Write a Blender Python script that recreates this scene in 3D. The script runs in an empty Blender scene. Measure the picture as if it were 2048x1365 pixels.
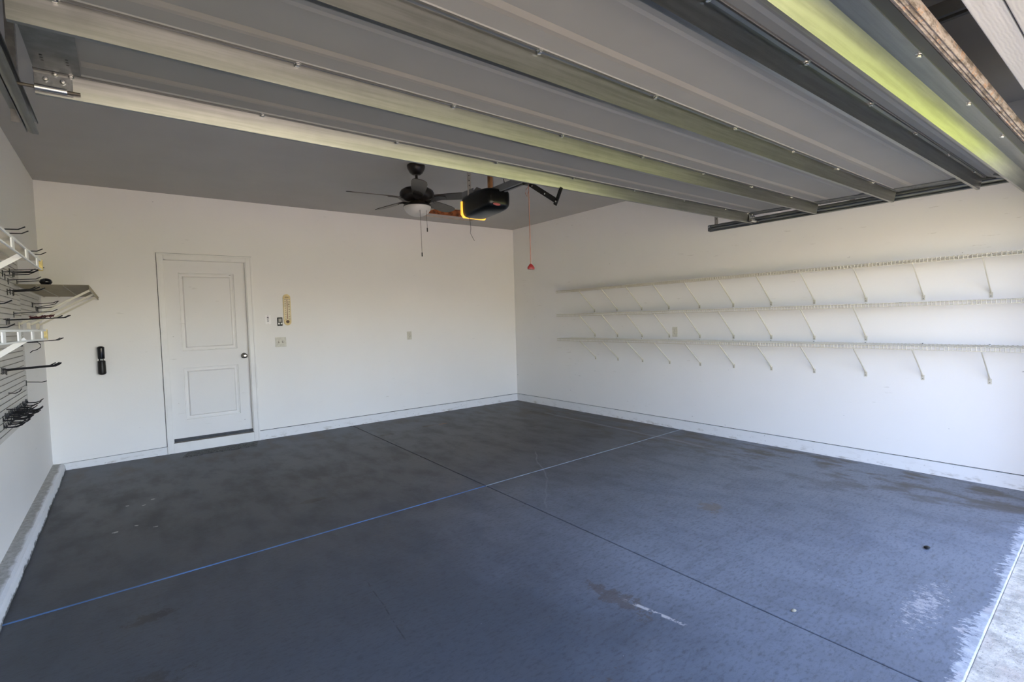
import bpy, bmesh, math, random
from mathutils import Vector, Matrix, Euler

sc = bpy.context.scene
col = sc.collection
R = math.radians

# ------------------------------------------------------------------ camera
cam_d = bpy.data.cameras.new('camera')
cam_d.sensor_fit = 'HORIZONTAL'
cam_d.sensor_width = 36.0
cam_d.lens = 1008.72 / 2048.0 * 36.0
cam_d.clip_start = 0.02
cam = bpy.data.objects.new('camera', cam_d)
col.objects.link(cam)
cr, cu, cf = (0.79240979, -0.60928282, -0.02934577), (0.05084721, 0.01803563, 0.99854358), (0.60786618, 0.79274785, -0.04527194)
cam.matrix_world = Matrix(((cr[0], cu[0], -cf[0], -5.2978), (cr[1], cu[1], -cf[1], -6.8008),
                           (cr[2], cu[2], -cf[2], 1.4112), (0, 0, 0, 1)))
sc.camera = cam

# ------------------------------------------------------------------ sky, sun, exposure
world = bpy.data.worlds.new('world')
sc.world = world
world.use_nodes = True
wn = world.node_tree
wn.nodes.clear()
wo = wn.nodes.new('ShaderNodeOutputWorld')
wb = wn.nodes.new('ShaderNodeBackground')
sky = wn.nodes.new('ShaderNodeTexSky')
sky.sky_type = 'NISHITA'
sky.sun_disc = False
sky.sun_elevation = R(36)
sky.sun_rotation = R(-50)
sky.air_density = 1.0
sky.dust_density = 1.0
hs = wn.nodes.new('ShaderNodeHueSaturation')
hs.inputs['Saturation'].default_value = 1.0
wn.links.new(sky.outputs[0], hs.inputs['Color'])
tint = wn.nodes.new('ShaderNodeMix')
tint.data_type = 'RGBA'
tint.blend_type = 'MULTIPLY'
tint.inputs[0].default_value = 1.0
tint.inputs[7].default_value = (1.04, 0.95, 1.01, 1)
wn.links.new(hs.outputs[0], tint.inputs[6])
wn.links.new(tint.outputs[2], wb.inputs[0])
wb.inputs[1].default_value = 0.32
wn.links.new(wb.outputs[0], wo.inputs[0])

sun_d = bpy.data.lights.new('sun', 'SUN')
sun_d.energy = 9.5
sun_d.angle = R(0.6)
sun_d.color = (1.0, 0.83, 0.61)
sun = bpy.data.objects.new('sun', sun_d)
col.objects.link(sun)
# the sun stands behind the house, so no direct ray enters the open bay
sun.rotation_euler = Vector((0.62, -0.52, -0.588)).to_track_quat('-Z', 'Y').to_euler()
sun.location = (0, 6, 10)

sc.view_settings.view_transform = 'Standard'
sc.view_settings.look = 'None'
sc.view_settings.gamma = 1.0
sc.view_settings.use_curve_mapping = False
sc.view_settings.exposure = 2.53
sc.cycles.max_bounces = 12
sc.cycles.diffuse_bounces = 6
sc.cycles.glossy_bounces = 5
sc.cycles.sample_clamp_indirect = 8.0
sc.cycles.use_denoising = True


# ------------------------------------------------------------------ materials
class N:
    """small node-graph helper"""
    def __init__(s, name):
        s.m = bpy.data.materials.new(name)
        s.m.use_nodes = True
        s.t = s.m.node_tree
        s.b = s.t.nodes['Principled BSDF']
        s.tc = s.t.nodes.new('ShaderNodeTexCoord')
        g = s.t.nodes.new('ShaderNodeNewGeometry')
        s.pos = g.outputs['Position']

    def node(s, ty, **kw):
        n = s.t.nodes.new(ty)
        for k, v in kw.items():
            setattr(n, k, v)
        return n

    def put(s, sock, v):
        if hasattr(v, 'is_linked') or isinstance(v, bpy.types.NodeSocket):
            s.t.links.new(v, sock)
        elif isinstance(v, (int, float)):
            sock.default_value = v
        else:
            v = tuple(v)
            sock.default_value = v if len(v) == len(sock.default_value) else v + (1.0,)

    def math(s, op, a, b=0.0, c=0.0, clamp=False):
        n = s.node('ShaderNodeMath', operation=op, use_clamp=clamp)
        s.put(n.inputs[0], a); s.put(n.inputs[1], b); s.put(n.inputs[2], c)
        return n.outputs[0]

    def vm(s, op, a, b=(0, 0, 0)):
        n = s.node('ShaderNodeVectorMath', operation=op)
        s.put(n.inputs[0], a); s.put(n.inputs[1], b)
        return n.outputs['Value'] if op in ('LENGTH', 'DISTANCE', 'DOT_PRODUCT') else n.outputs[0]

    def noise(s, scale, detail=4, rough=0.55, vec=None, stretch=None, dist=0.0):
        v = vec or s.pos
        if stretch:
            v = s.vm('MULTIPLY', v, stretch)
        n = s.node('ShaderNodeTexNoise')
        s.put(n.inputs['Vector'], v)
        n.inputs['Scale'].default_value = scale
        n.inputs['Detail'].default_value = detail
        n.inputs['Roughness'].default_value = rough
        n.inputs['Distortion'].default_value = dist
        return n.outputs[0]

    def step(s, v, a, b):
        n = s.node('ShaderNodeMapRange', interpolation_type='SMOOTHSTEP')
        s.put(n.inputs[0], v)
        n.inputs[1].default_value = a; n.inputs[2].default_value = b
        return n.outputs[0]

    def mix(s, f, a, b):
        n = s.node('ShaderNodeMix', data_type='RGBA')
        s.put(n.inputs[0], f); s.put(n.inputs[6], a); s.put(n.inputs[7], b)
        return n.outputs[2]

    def bump(s, h, strength=0.2, dist=0.01):
        n = s.node('ShaderNodeBump')
        n.inputs['Strength'].default_value = strength
        n.inputs['Distance'].default_value = dist
        s.put(n.inputs['Height'], h)
        s.t.links.new(n.outputs[0], s.b.inputs['Normal'])

    def xyz(s, v=None):
        n = s.node('ShaderNodeSeparateXYZ')
        s.put(n.inputs[0], v or s.pos)
        return n.outputs


def simple(name, color, rough=0.5, metal=0.0, var=0.06, vscale=12, bump=0.0, bscale=60, emit=None, estr=0, coat=0, spec=0.5):
    n = N(name)
    f = n.noise(vscale, 4)
    dark = tuple(c * (1 - var * 2) for c in color)
    lite = tuple(min(1, c * (1 + var)) for c in color)
    n.put(n.b.inputs['Base Color'], n.mix(n.step(f, 0.3, 0.7), dark, lite))
    n.b.inputs['Roughness'].default_value = rough
    n.b.inputs['Metallic'].default_value = metal
    n.b.inputs['Specular IOR Level'].default_value = spec
    if coat:
        n.b.inputs['Coat Weight'].default_value = coat
    if bump:
        n.bump(n.noise(bscale, 3), bump, 0.004)
    if emit:
        n.b.inputs['Emission Color'].default_value = tuple(emit) + (1,)
        n.b.inputs['Emission Strength'].default_value = estr
    return n.m


def wall_mat(name, color, scuff=1.0, seed=0.0):
    n = N(name)
    p = n.vm('ADD', n.pos, (seed, seed * 0.7, 0))
    big = n.noise(0.9, 4, vec=p)
    c = n.mix(n.step(big, 0.3, 0.75), tuple(x * 0.965 for x in color), color)
    # thin horizontal rubs and small dark nicks
    rub = n.noise(5.0, 5, 0.6, vec=p, stretch=(1.0, 1.0, 9.0))
    patch = n.noise(1.1, 2, vec=p)
    m1 = n.math('MULTIPLY', n.step(rub, 0.665, 0.70), n.step(patch, 0.5, 0.62))
    c = n.mix(n.math('MULTIPLY', m1, 0.35 * scuff), c, (0.35, 0.31, 0.26))
    nick = n.noise(17.0, 2, 0.5, vec=p, stretch=(1.0, 1.0, 1.8))
    c = n.mix(n.math('MULTIPLY', n.step(nick, 0.775, 0.80), 0.65 * scuff), c, (0.16, 0.14, 0.12))
    n.put(n.b.inputs['Base Color'], c)
    n.b.inputs['Roughness'].default_value = 0.62
    n.bump(n.noise(55, 3), 0.12, 0.004)
    return n.m


M = {}
M['wall'] = wall_mat('wall_paint', (0.86, 0.835, 0.80))
M['wall_side'] = wall_mat('wall_paint_side', (0.84, 0.82, 0.795), 0.9, 3.1)
M['ceiling'] = simple('ceiling_paint', (0.47, 0.455, 0.435), 0.8, var=0.02, vscale=2, bump=0.1, bscale=80)


def curb_mat():
    n = N('curb_paint')
    z = n.xyz()[2]
    base = (0.78, 0.77, 0.76)
    grime = n.noise(7, 5, 0.65, stretch=(1, 1, 3))
    low = n.step(z, 0.075, 0.0)
    f = n.math('MULTIPLY', n.step(grime, 0.52, 0.68), n.math('ADD', n.math('MULTIPLY', low, 0.6), 0.12))
    c = n.mix(f, base, (0.40, 0.36, 0.31))
    chip = n.noise(38, 3, 0.6)
    c = n.mix(n.math('MULTIPLY', n.step(chip, 0.69, 0.72), 0.7), c, (0.22, 0.2, 0.18))
    n.put(n.b.inputs['Base Color'], c)
    n.b.inputs['Roughness'].default_value = 0.6
    n.bump(n.noise(30, 4), 0.25, 0.006)
    return n.m


M['curb'] = curb_mat()


def ledge_mat():
    n = N('ledge_concrete')
    x = n.xyz()[0]
    g = n.noise(26, 6, 0.7)
    worn = n.mix(n.step(g, 0.35, 0.7), (0.33, 0.32, 0.29), (0.52, 0.51, 0.48))
    edge = n.math('ADD', x, n.math('MULTIPLY', n.math('SUBTRACT', n.noise(9, 4), 0.5), 0.05))
    f = n.step(edge, -5.885, -5.865)
    c = n.mix(f, worn, (0.74, 0.74, 0.75))
    blk = n.noise(14, 4, 0.6, stretch=(1, 2.5, 1))
    c = n.mix(n.math('MULTIPLY', n.step(blk, 0.68, 0.72), 0.6), c, (0.10, 0.09, 0.08))
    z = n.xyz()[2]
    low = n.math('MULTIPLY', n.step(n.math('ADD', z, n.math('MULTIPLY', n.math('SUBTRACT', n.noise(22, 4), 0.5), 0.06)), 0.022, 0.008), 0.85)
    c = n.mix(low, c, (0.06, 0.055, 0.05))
    n.put(n.b.inputs['Base Color'], c)
    n.b.inputs['Roughness'].default_value = 0.75
    n.bump(g, 0.6, 0.01)
    return n.m


M['ledge'] = ledge_mat()


def floor_mat():
    n = N('floor_paint')
    o = n.xyz()
    X, Y = o[0], o[1]
    base = n.mix(n.step(n.noise(0.8, 3), 0.3, 0.7), (0.160, 0.175, 0.208), (0.196, 0.212, 0.250))
    # fine sweep streaks across the slab
    st = n.noise(6, 6, 0.65, stretch=(0.5, 2.4, 1))
    base = n.mix(n.math('MULTIPLY', n.step(st, 0.5, 0.68), 0.20), base, (0.045, 0.045, 0.047))
    # light falloff toward the back and left, painted into the floor colour
    back_falloff = n.step(n.math('ADD', Y, n.math('MULTIPLY', n.math('SUBTRACT', n.noise(1.5, 4), 0.5), 1.6)), -5.0, -2.2)
    base = n.mix(n.math('MULTIPLY', back_falloff, 0.8), base, (0.038, 0.037, 0.036))
    left_falloff = n.step(n.math('ADD', X, n.math('MULTIPLY', n.math('SUBTRACT', n.noise(1.1, 5, .6), 0.5), 2.6)), -2.5, -4.3)  # darkens the left side, sideways light falloff put into the paint
    base = n.mix(n.math('MULTIPLY', left_falloff, 0.74), base, (0.040, 0.046, 0.058))
    gr = n.noise(34, 4, 0.7, stretch=(0.8, 1.7, 1))
    base = n.mix(n.math('MULTIPLY', n.step(gr, 0.46, 0.70), 0.45), base, (0.035, 0.035, 0.036))
    # brown dirt, strongest beside the right wall and near the back
    right = n.step(X, -1.25, -0.25)
    back = n.step(Y, -1.2, -0.15)
    reg = n.math('MAXIMUM', right, n.math('MULTIPLY', back, 0.6))
    dn = n.noise(3.2, 6, 0.62, stretch=(1.6, 0.75, 1))
    d = n.math('MULTIPLY', n.step(dn, 0.46, 0.62), n.math('ADD', n.math('MULTIPLY', reg, 0.85), 0.10))
    base = n.mix(d, base, (0.105, 0.085, 0.064))
    sp = n.noise(15, 6, 0.78, stretch=(0.7, 1.9, 1))
    base = n.mix(n.math('MULTIPLY', n.step(sp, 0.62, 0.68), 0.6), base, (0.055, 0.050, 0.045))
    sp2 = n.noise(4.1, 6, 0.75, stretch=(0.8, 1.3, 1))
    base = n.mix(n.math('MULTIPLY', n.step(sp2, 0.665, 0.70), 0.5), base, (0.10, 0.08, 0.062))
    # pale flakes
    fl = n.noise(46, 2, 0.5)
    base = n.mix(n.math('MULTIPLY', n.step(fl, 0.80, 0.815), 0.9), base, (0.6, 0.6, 0.58))
    wob = n.noise(13, 6, 0.78)

    def blob(cx, cy, rx, ry, colr, k=0.9, jag=0.7, lo=0.75, hi=1.0):
        nonlocal base
        v = n.vm('MULTIPLY', n.vm('SUBTRACT', n.pos, (cx, cy, 0)), (1 / rx, 1 / ry, 0))
        dd = n.math('ADD', n.vm('LENGTH', v), n.math('MULTIPLY', n.math('SUBTRACT', wob, 0.5), jag * 4))
        base = n.mix(n.math('MULTIPLY', n.step(dd, hi, lo), k), base, colr)

    def seg(x0, y0, x1, y1, wd, colr, k, wb=0.03, broken=0.0):
        nonlocal base
        L = math.hypot(x1 - x0, y1 - y0)
        dx_, dy_ = (x1 - x0) / L, (y1 - y0) / L
        q = n.vm('SUBTRACT', n.pos, (x0, y0, 0))
        t = n.vm('DOT_PRODUCT', q, (dx_, dy_, 0))
        d_ = n.math('ADD', n.vm('DOT_PRODUCT', q, (-dy_, dx_, 0)), n.math('MULTIPLY', n.math('SUBTRACT', n.noise(2.2, 3), 0.5), wb * 2))
        msk = n.step(n.math('ABSOLUTE', d_), wd, wd * 0.35)
        msk = n.math('MULTIPLY', msk, n.step(t, -0.02, 0.04))
        msk = n.math('MULTIPLY', msk, n.step(t, L + 0.02, L - 0.04))
        if broken:
            msk = n.math('MULTIPLY', msk, n.step(n.noise(17, 4, 0.7), 0.40 + broken, 0.48 + broken))
        base = n.mix(n.math('MULTIPLY', msk, k), base, colr)

    blob(-2.756, -0.871, 0.12, 0.06, (0.035, 0.028, 0.020))
    blob(-2.11, -0.779, 0.12, 0.045, (0.045, 0.025, 0.014))
    blob(-1.93, -0.80, 0.07, 0.035, (0.16, 0.07, 0.02))
    blob(-4.17, -2.66, 0.11, 0.05, (0.03, 0.03, 0.028))
    blob(-5.28, -3.79, 0.08, 0.05, (0.035, 0.03, 0.026), 0.6, 1.5)
    blob(-5.35, -4.35, 0.16, 0.07, (0.045, 0.037, 0.028), 0.5, 1.7)
    blob(-2.0, -4.80, 0.09, 0.09, (0.15, 0.115, 0.085), 0.6, 1.6)
    blob(-0.55, -2.2, 0.10, 0.45, (0.06, 0.05, 0.04), 0.7, 0.8)
    blob(-0.45, -1.2, 0.10, 0.35, (0.05, 0.045, 0.038), 0.7, 0.8)
    blob(-0.5, -3.6, 0.09, 0.4, (0.10, 0.08, 0.06), 0.6, 0.9)
    blob(-4.1, -5.55, 0.22, 0.09, (0.09, 0.062, 0.042), 0.6, 1.6)
    blob(-3.42, -5.15, 0.06, 0.16, (0.085, 0.06, 0.045), 0.55, 1.6)
    seg(-3.40, -5.18, -3.36, -5.50, .016, (0.50, 0.46, 0.43), 0.9, 0.02, .06)

    seg(-.44, -1.2, -.56, -5.1, .035, (0.20, 0.21, 0.235), 0.55, 0.05)
    seg(-.20, -1.0, -.22, -4.4, .02, (0.15, 0.155, 0.17), 0.4, 0.04)
    seg(-1.918, -2.754, -2.461, -3.528, .010, (0.24, 0.25, 0.26), 0.4, 0.06)
    seg(-2.461, -3.528, -2.893, -4.034, .010, (0.24, 0.25, 0.26), 0.3, 0.06)
    seg(-4.32, -4.17, -4.378, -4.764, .005, (0.02, 0.02, 0.02), 0.6, 0.02, .05)
    seg(-5.05, -1.6, -4.45, -2.3, .004, (0.02, 0.02, 0.02), 0.6, 0.05, .05)
    seg(-3.9, -2.2, -3.3, -3.3, .004, (0.03, 0.03, 0.03), 0.5, 0.05, .05)
    seg(-2.2, -4.1, -1.7, -5.0, .004, (0.04, 0.04, 0.04), 0.5, 0.05, .05)
    for cx_, cy_ in ((-5.35, -1.75), (-5.25, -1.82), (-5.18, -1.7), (-5.42, -2.35), (-5.3, -2.30), (-5.2, -2.42)):
        blob(cx_, cy_, .016, .012, (0.42, 0.42, 0.40), 0.8, 1.5)
    # bare concrete where the paint has peeled along the sill
    edge = n.math('SUBTRACT', n.math('SUBTRACT', Y, n.math('MULTIPLY', X, 0.031)), -6.265)
    jag = n.noise(15, 6, 0.72, stretch=(2.4, 1.1, 1))
    spread = n.math('ADD', 0.022, n.math('MULTIPLY', n.step(n.noise(1.7, 2), 0.42, 0.62), 0.035))
    dx = n.math('ABSOLUTE', n.math('SUBTRACT', X, -2.40))
    spread = n.math('ADD', spread, n.math('MULTIPLY', n.step(dx, 0.30, 0.05), 0.045))
    lim = n.math('MULTIPLY', n.math('ADD', n.math('MULTIPLY', n.math('SUBTRACT', jag, 0.42), 5.0), 0.25), spread)
    w = n.step(n.math('SUBTRACT', lim, edge), -0.003, 0.006)
    conc = n.mix(n.step(n.noise(16, 5, 0.7), 0.4, 0.65), (0.34, 0.34, 0.35), (0.50, 0.49, 0.50))
    conc = n.mix(n.math('MULTIPLY', n.step(n.noise(7, 3), 0.55, 0.65), 0.4), conc, (0.42, 0.34, 0.31))
    base = n.mix(w, base, conc)
    blobw = n.math('ADD', n.vm('LENGTH', n.vm('MULTIPLY', n.vm('SUBTRACT', n.pos, (-2.36, -6.12, 0)), (1 / .34, 1 / .09, 0))), n.math('MULTIPLY', n.math('SUBTRACT', n.noise(30, 6, .85, stretch=(1.6, .8, 1)), .5), 8.0))
    w2 = n.step(blobw, .30, .22)
    base = n.mix(n.math('MULTIPLY', w2, .85), base, (0.42, 0.39, 0.39))
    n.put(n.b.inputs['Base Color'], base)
    ro = n.math('ADD', 0.42, n.math('MULTIPLY', n.step(dn, 0.4, 0.7), 0.15))
    ro = n.math('ADD', ro, n.math('MULTIPLY', w, 0.35))
    n.put(n.b.inputs['Roughness'], ro)
    n.b.inputs['Specular IOR Level'].default_value = 0.30
    hgt = n.math('ADD', n.math('MULTIPLY', n.noise(90, 3), 0.4), n.math('MULTIPLY', n.noise(7, 4), 0.6))
    n.bump(n.math('SUBTRACT', hgt, n.math('MULTIPLY', w, 0.3)), 0.16, 0.006)
    return n.m


M['floor'] = floor_mat()


def concrete_mat():
    n = N('driveway_concrete')
    a = n.noise(10, 7, 0.75)
    c = n.mix(n.step(a, 0.36, 0.64), (0.36, 0.32, 0.27), (0.66, 0.59, 0.49))
    c = n.mix(n.math('MULTIPLY', n.step(n.noise(3, 4), 0.5, 0.66), 0.45), c, (0.50, 0.40, 0.33))
    c = n.mix(n.math('MULTIPLY', n.step(n.noise(60, 4, 0.7), 0.58, 0.66), 0.7), c, (0.16, 0.15, 0.14))
    n.put(n.b.inputs['Base Color'], c)
    n.b.inputs['Roughness'].default_value = 0.9
    n.bump(n.noise(70, 5, 0.7), 0.7, 0.008)
    return n.m


M['concrete'] = concrete_mat()


def galv(name, tint=(0.265, 0.27, 0.265), rough=0.30, axis=(0.35, 9, 9)):
    n = N(name)
    streak = n.noise(7, 5, 0.6, stretch=axis)
    spang = n.noise(20, 3, 0.6)
    f = n.math('ADD', n.math('MULTIPLY', streak, 0.85), n.math('MULTIPLY', spang, 0.15))
    c = n.mix(n.step(f, 0.34, 0.66), tuple(x * 0.82 for x in tint), tuple(x * 1.08 for x in tint))
    dirt = n.noise(24, 5, 0.7, stretch=(1, 3, 3))
    c = n.mix(n.math('MULTIPLY', n.step(dirt, 0.70, 0.76), 0.12), c, (0.22, 0.20, 0.15))
    n.put(n.b.inputs['Base Color'], c)
    n.b.inputs['Metallic'].default_value = 1.0
    n.b.inputs['Roughness'].default_value = rough + 0.05
    return n.m


M['strut'] = galv('galvanised_strut', rough=0.27)
M['galv'] = galv('galvanised_track', (0.30, 0.31, 0.315), 0.34, (9, 0.35, 9))
M['stile'] = galv('galvanised_stile', (0.22, 0.23, 0.235), 0.42, (3, 3, 3))
M['screw'] = simple('zinc_screw', (0.75, 0.74, 0.70), 0.25, 1.0)
M['panel'] = simple('door_back_paint', (0.22, 0.215, 0.20), 0.55, var=0.02, vscale=3, bump=0.04)
M['panel_band'] = simple('door_band_paint', (0.265, 0.245, 0.215), 0.5, var=0.02, vscale=3)


def seal_mat():
    n = N('weathered_seal')
    a = n.noise(22, 6, 0.75, stretch=(0.6, 3, 3))
    c = n.mix(n.step(a, 0.38, 0.6), (0.10, 0.075, 0.055), (0.34, 0.29, 0.25))
    c = n.mix(n.math('MULTIPLY', n.step(n.noise(40, 4, 0.7), 0.56, 0.64), 0.7), c, (0.40, 0.20, 0.09))
    n.put(n.b.inputs['Base Color'], c)
    n.b.inputs['Roughness'].default_value = 0.8
    n.bump(a, 0.6, 0.006)
    return n.m


M['seal'] = seal_mat()
M['rubber'] = simple('black_rubber', (0.02, 0.02, 0.022), 0.5)
M['white_wire'] = simple('white_vinyl_wire', (0.60, 0.56, 0.46), 0.4, var=0.03)
M['white_plastic'] = simple('white_plastic', (0.80, 0.79, 0.76), 0.4, var=0.02)
M['ivory'] = simple('ivory_plastic', (0.62, 0.59, 0.50), 0.45, var=0.06, vscale=40)
M['tan'] = simple('tan_coated_wire', (0.34, 0.30, 0.22), 0.45)
M['yellow_cap'] = simple('yellowed_cap', (0.62, 0.48, 0.17), 0.45, var=0.15, vscale=60)
M['black_wire'] = simple('black_coated_wire', (0.012, 0.012, 0.014), 0.35)
M['red_wire'] = simple('dark_red_coating', (0.07, 0.012, 0.015), 0.5)
M['black_plastic'] = simple('black_plastic', (0.004, 0.004, 0.005), 0.15, spec=0.5)
M['black_gloss'] = simple('black_satin', (0.0025, 0.0025, 0.0025), 0.28, spec=0.3)
M['black_matte'] = simple('black_matte', (0.006, 0.0055, 0.005), 0.38, spec=0.35)
M['bronze'] = simple('dark_bronze', (0.020, 0.015, 0.012), 0.32, 0.3)
M['blade'] = simple('dark_blade', (0.055, 0.045, 0.035), 0.42, var=0.15, vscale=6)
M['glass'] = simple('frosted_bowl', (0.55, 0.53, 0.50), 0.35, var=0.01)
M['lens'] = simple('glowing_lens', (0.9, 0.55, 0.12), 0.3, emit=(1.0, 0.42, 0.03), estr=0.22)
M['rail'] = simple('painted_rail', (0.13, 0.135, 0.14), 0.4)
M['zinc'] = simple('dull_zinc', (0.32, 0.31, 0.29), 0.5, 0.2, var=0.1, vscale=30)
M['wood'] = simple('raw_wood', (0.45, 0.20, 0.07), 0.7, var=0.25, vscale=9)
M['osb'] = simple('hatch_wood', (0.36, 0.11, 0.035), 0.75, var=0.35, vscale=14)
M['hatch_trim'] = simple('hatch_trim', (0.50, 0.42, 0.34), 0.6)
M['badge'] = simple('badge_red', (0.25, 0.06, 0.06), 0.4)
M['red'] = simple('red_plastic', (0.17, 0.012, 0.012), 0.4)
M['cord'] = simple('red_cord', (0.24, 0.12, 0.09), 0.8)
M['door'] = wall_mat('door_paint', (0.82, 0.80, 0.775), 1.2, 7.7)
M['trim'] = simple('trim_paint', (0.80, 0.78, 0.75), 0.45, var=0.03, vscale=3)
M['steel'] = simple('satin_nickel', (0.42, 0.38, 0.33), 0.25, 1.0)
M['dark_metal'] = simple('dark_sill', (0.10, 0.085, 0.07), 0.5, 0.4)
M['thermo'] = simple('aged_cream_plastic', (0.72, 0.56, 0.26), 0.45, var=0.06, vscale=30)
M['thermo_face'] = simple('cream_scale', (0.74, 0.64, 0.42), 0.5, var=0.05, vscale=30)
M['ink'] = simple('brown_ink', (0.10, 0.055, 0.03), 0.6)
M['paper'] = simple('white_card', (0.93, 0.90, 0.88), 0.5, var=0.02)
M['ink_dark'] = simple('dark_ink', (0.05, 0.04, 0.07), 0.6)
M['screen'] = simple('grey_screen', (0.26, 0.23, 0.19), 0.3)
M['caulk_blue'] = simple('blue_caulk', (0.07, 0.19, 0.44), 0.45, var=0.15, vscale=4)
M['caulk_pale'] = simple('pale_caulk', (0.34, 0.42, 0.50), 0.45, var=0.15, vscale=6)
M['joint'] = simple('joint_filler_gap_shade', (0.045, 0.05, 0.06), 0.6, var=0.2, vscale=20)  # floor joint filler, also the painted shade of curb and casing gaps
M['mat'] = simple('rough_dark_mat', (0.105, 0.108, 0.108), 0.85, var=0.4, vscale=70, bump=1.0, bscale=120)
M['slat'] = simple('slat_panel', (0.60, 0.575, 0.53), 0.5, var=0.03, vscale=5)
M['groove'] = simple('slat_groove', (0.36, 0.335, 0.30), 0.6)
M['label'] = simple('yellow_label', (0.62, 0.42, 0.08), 0.5)
M['grass'] = simple('lawn', (0.31, 0.33, 0.11), 0.9, var=0.3, vscale=3)
M['leaf'] = simple('unseen_tree_leaf', (0.22, 0.29, 0.06), 0.8, var=0.45, vscale=2.5)
M['stucco'] = simple('stucco', (0.58, 0.50, 0.40), 0.9, var=0.05, bump=0.3)


def fiber_cement():
    n = N('wood_grain_trim')
    g = n.noise(14, 5, 0.6, stretch=(0.12, 2.2, 1), dist=1.2)
    w = n.node('ShaderNodeTexWave', wave_type='BANDS', bands_direction='Y')
    n.put(w.inputs['Vector'], n.pos)
    w.inputs['Scale'].default_value = 38
    w.inputs['Distortion'].default_value = 5
    w.inputs['Detail'].default_value = 3
    w.inputs['Detail Scale'].default_value = 0.6
    n.put(n.b.inputs['Base Color'], n.mix(n.step(g, 0.3, 0.7), (0.40, 0.39, 0.38), (0.46, 0.45, 0.44)))
    n.b.inputs['Roughness'].default_value = 0.55
    n.bump(n.math('ADD', w.outputs[1], g), 0.12, 0.0015)
    return n.m


M['header_trim'] = fiber_cement()


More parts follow.
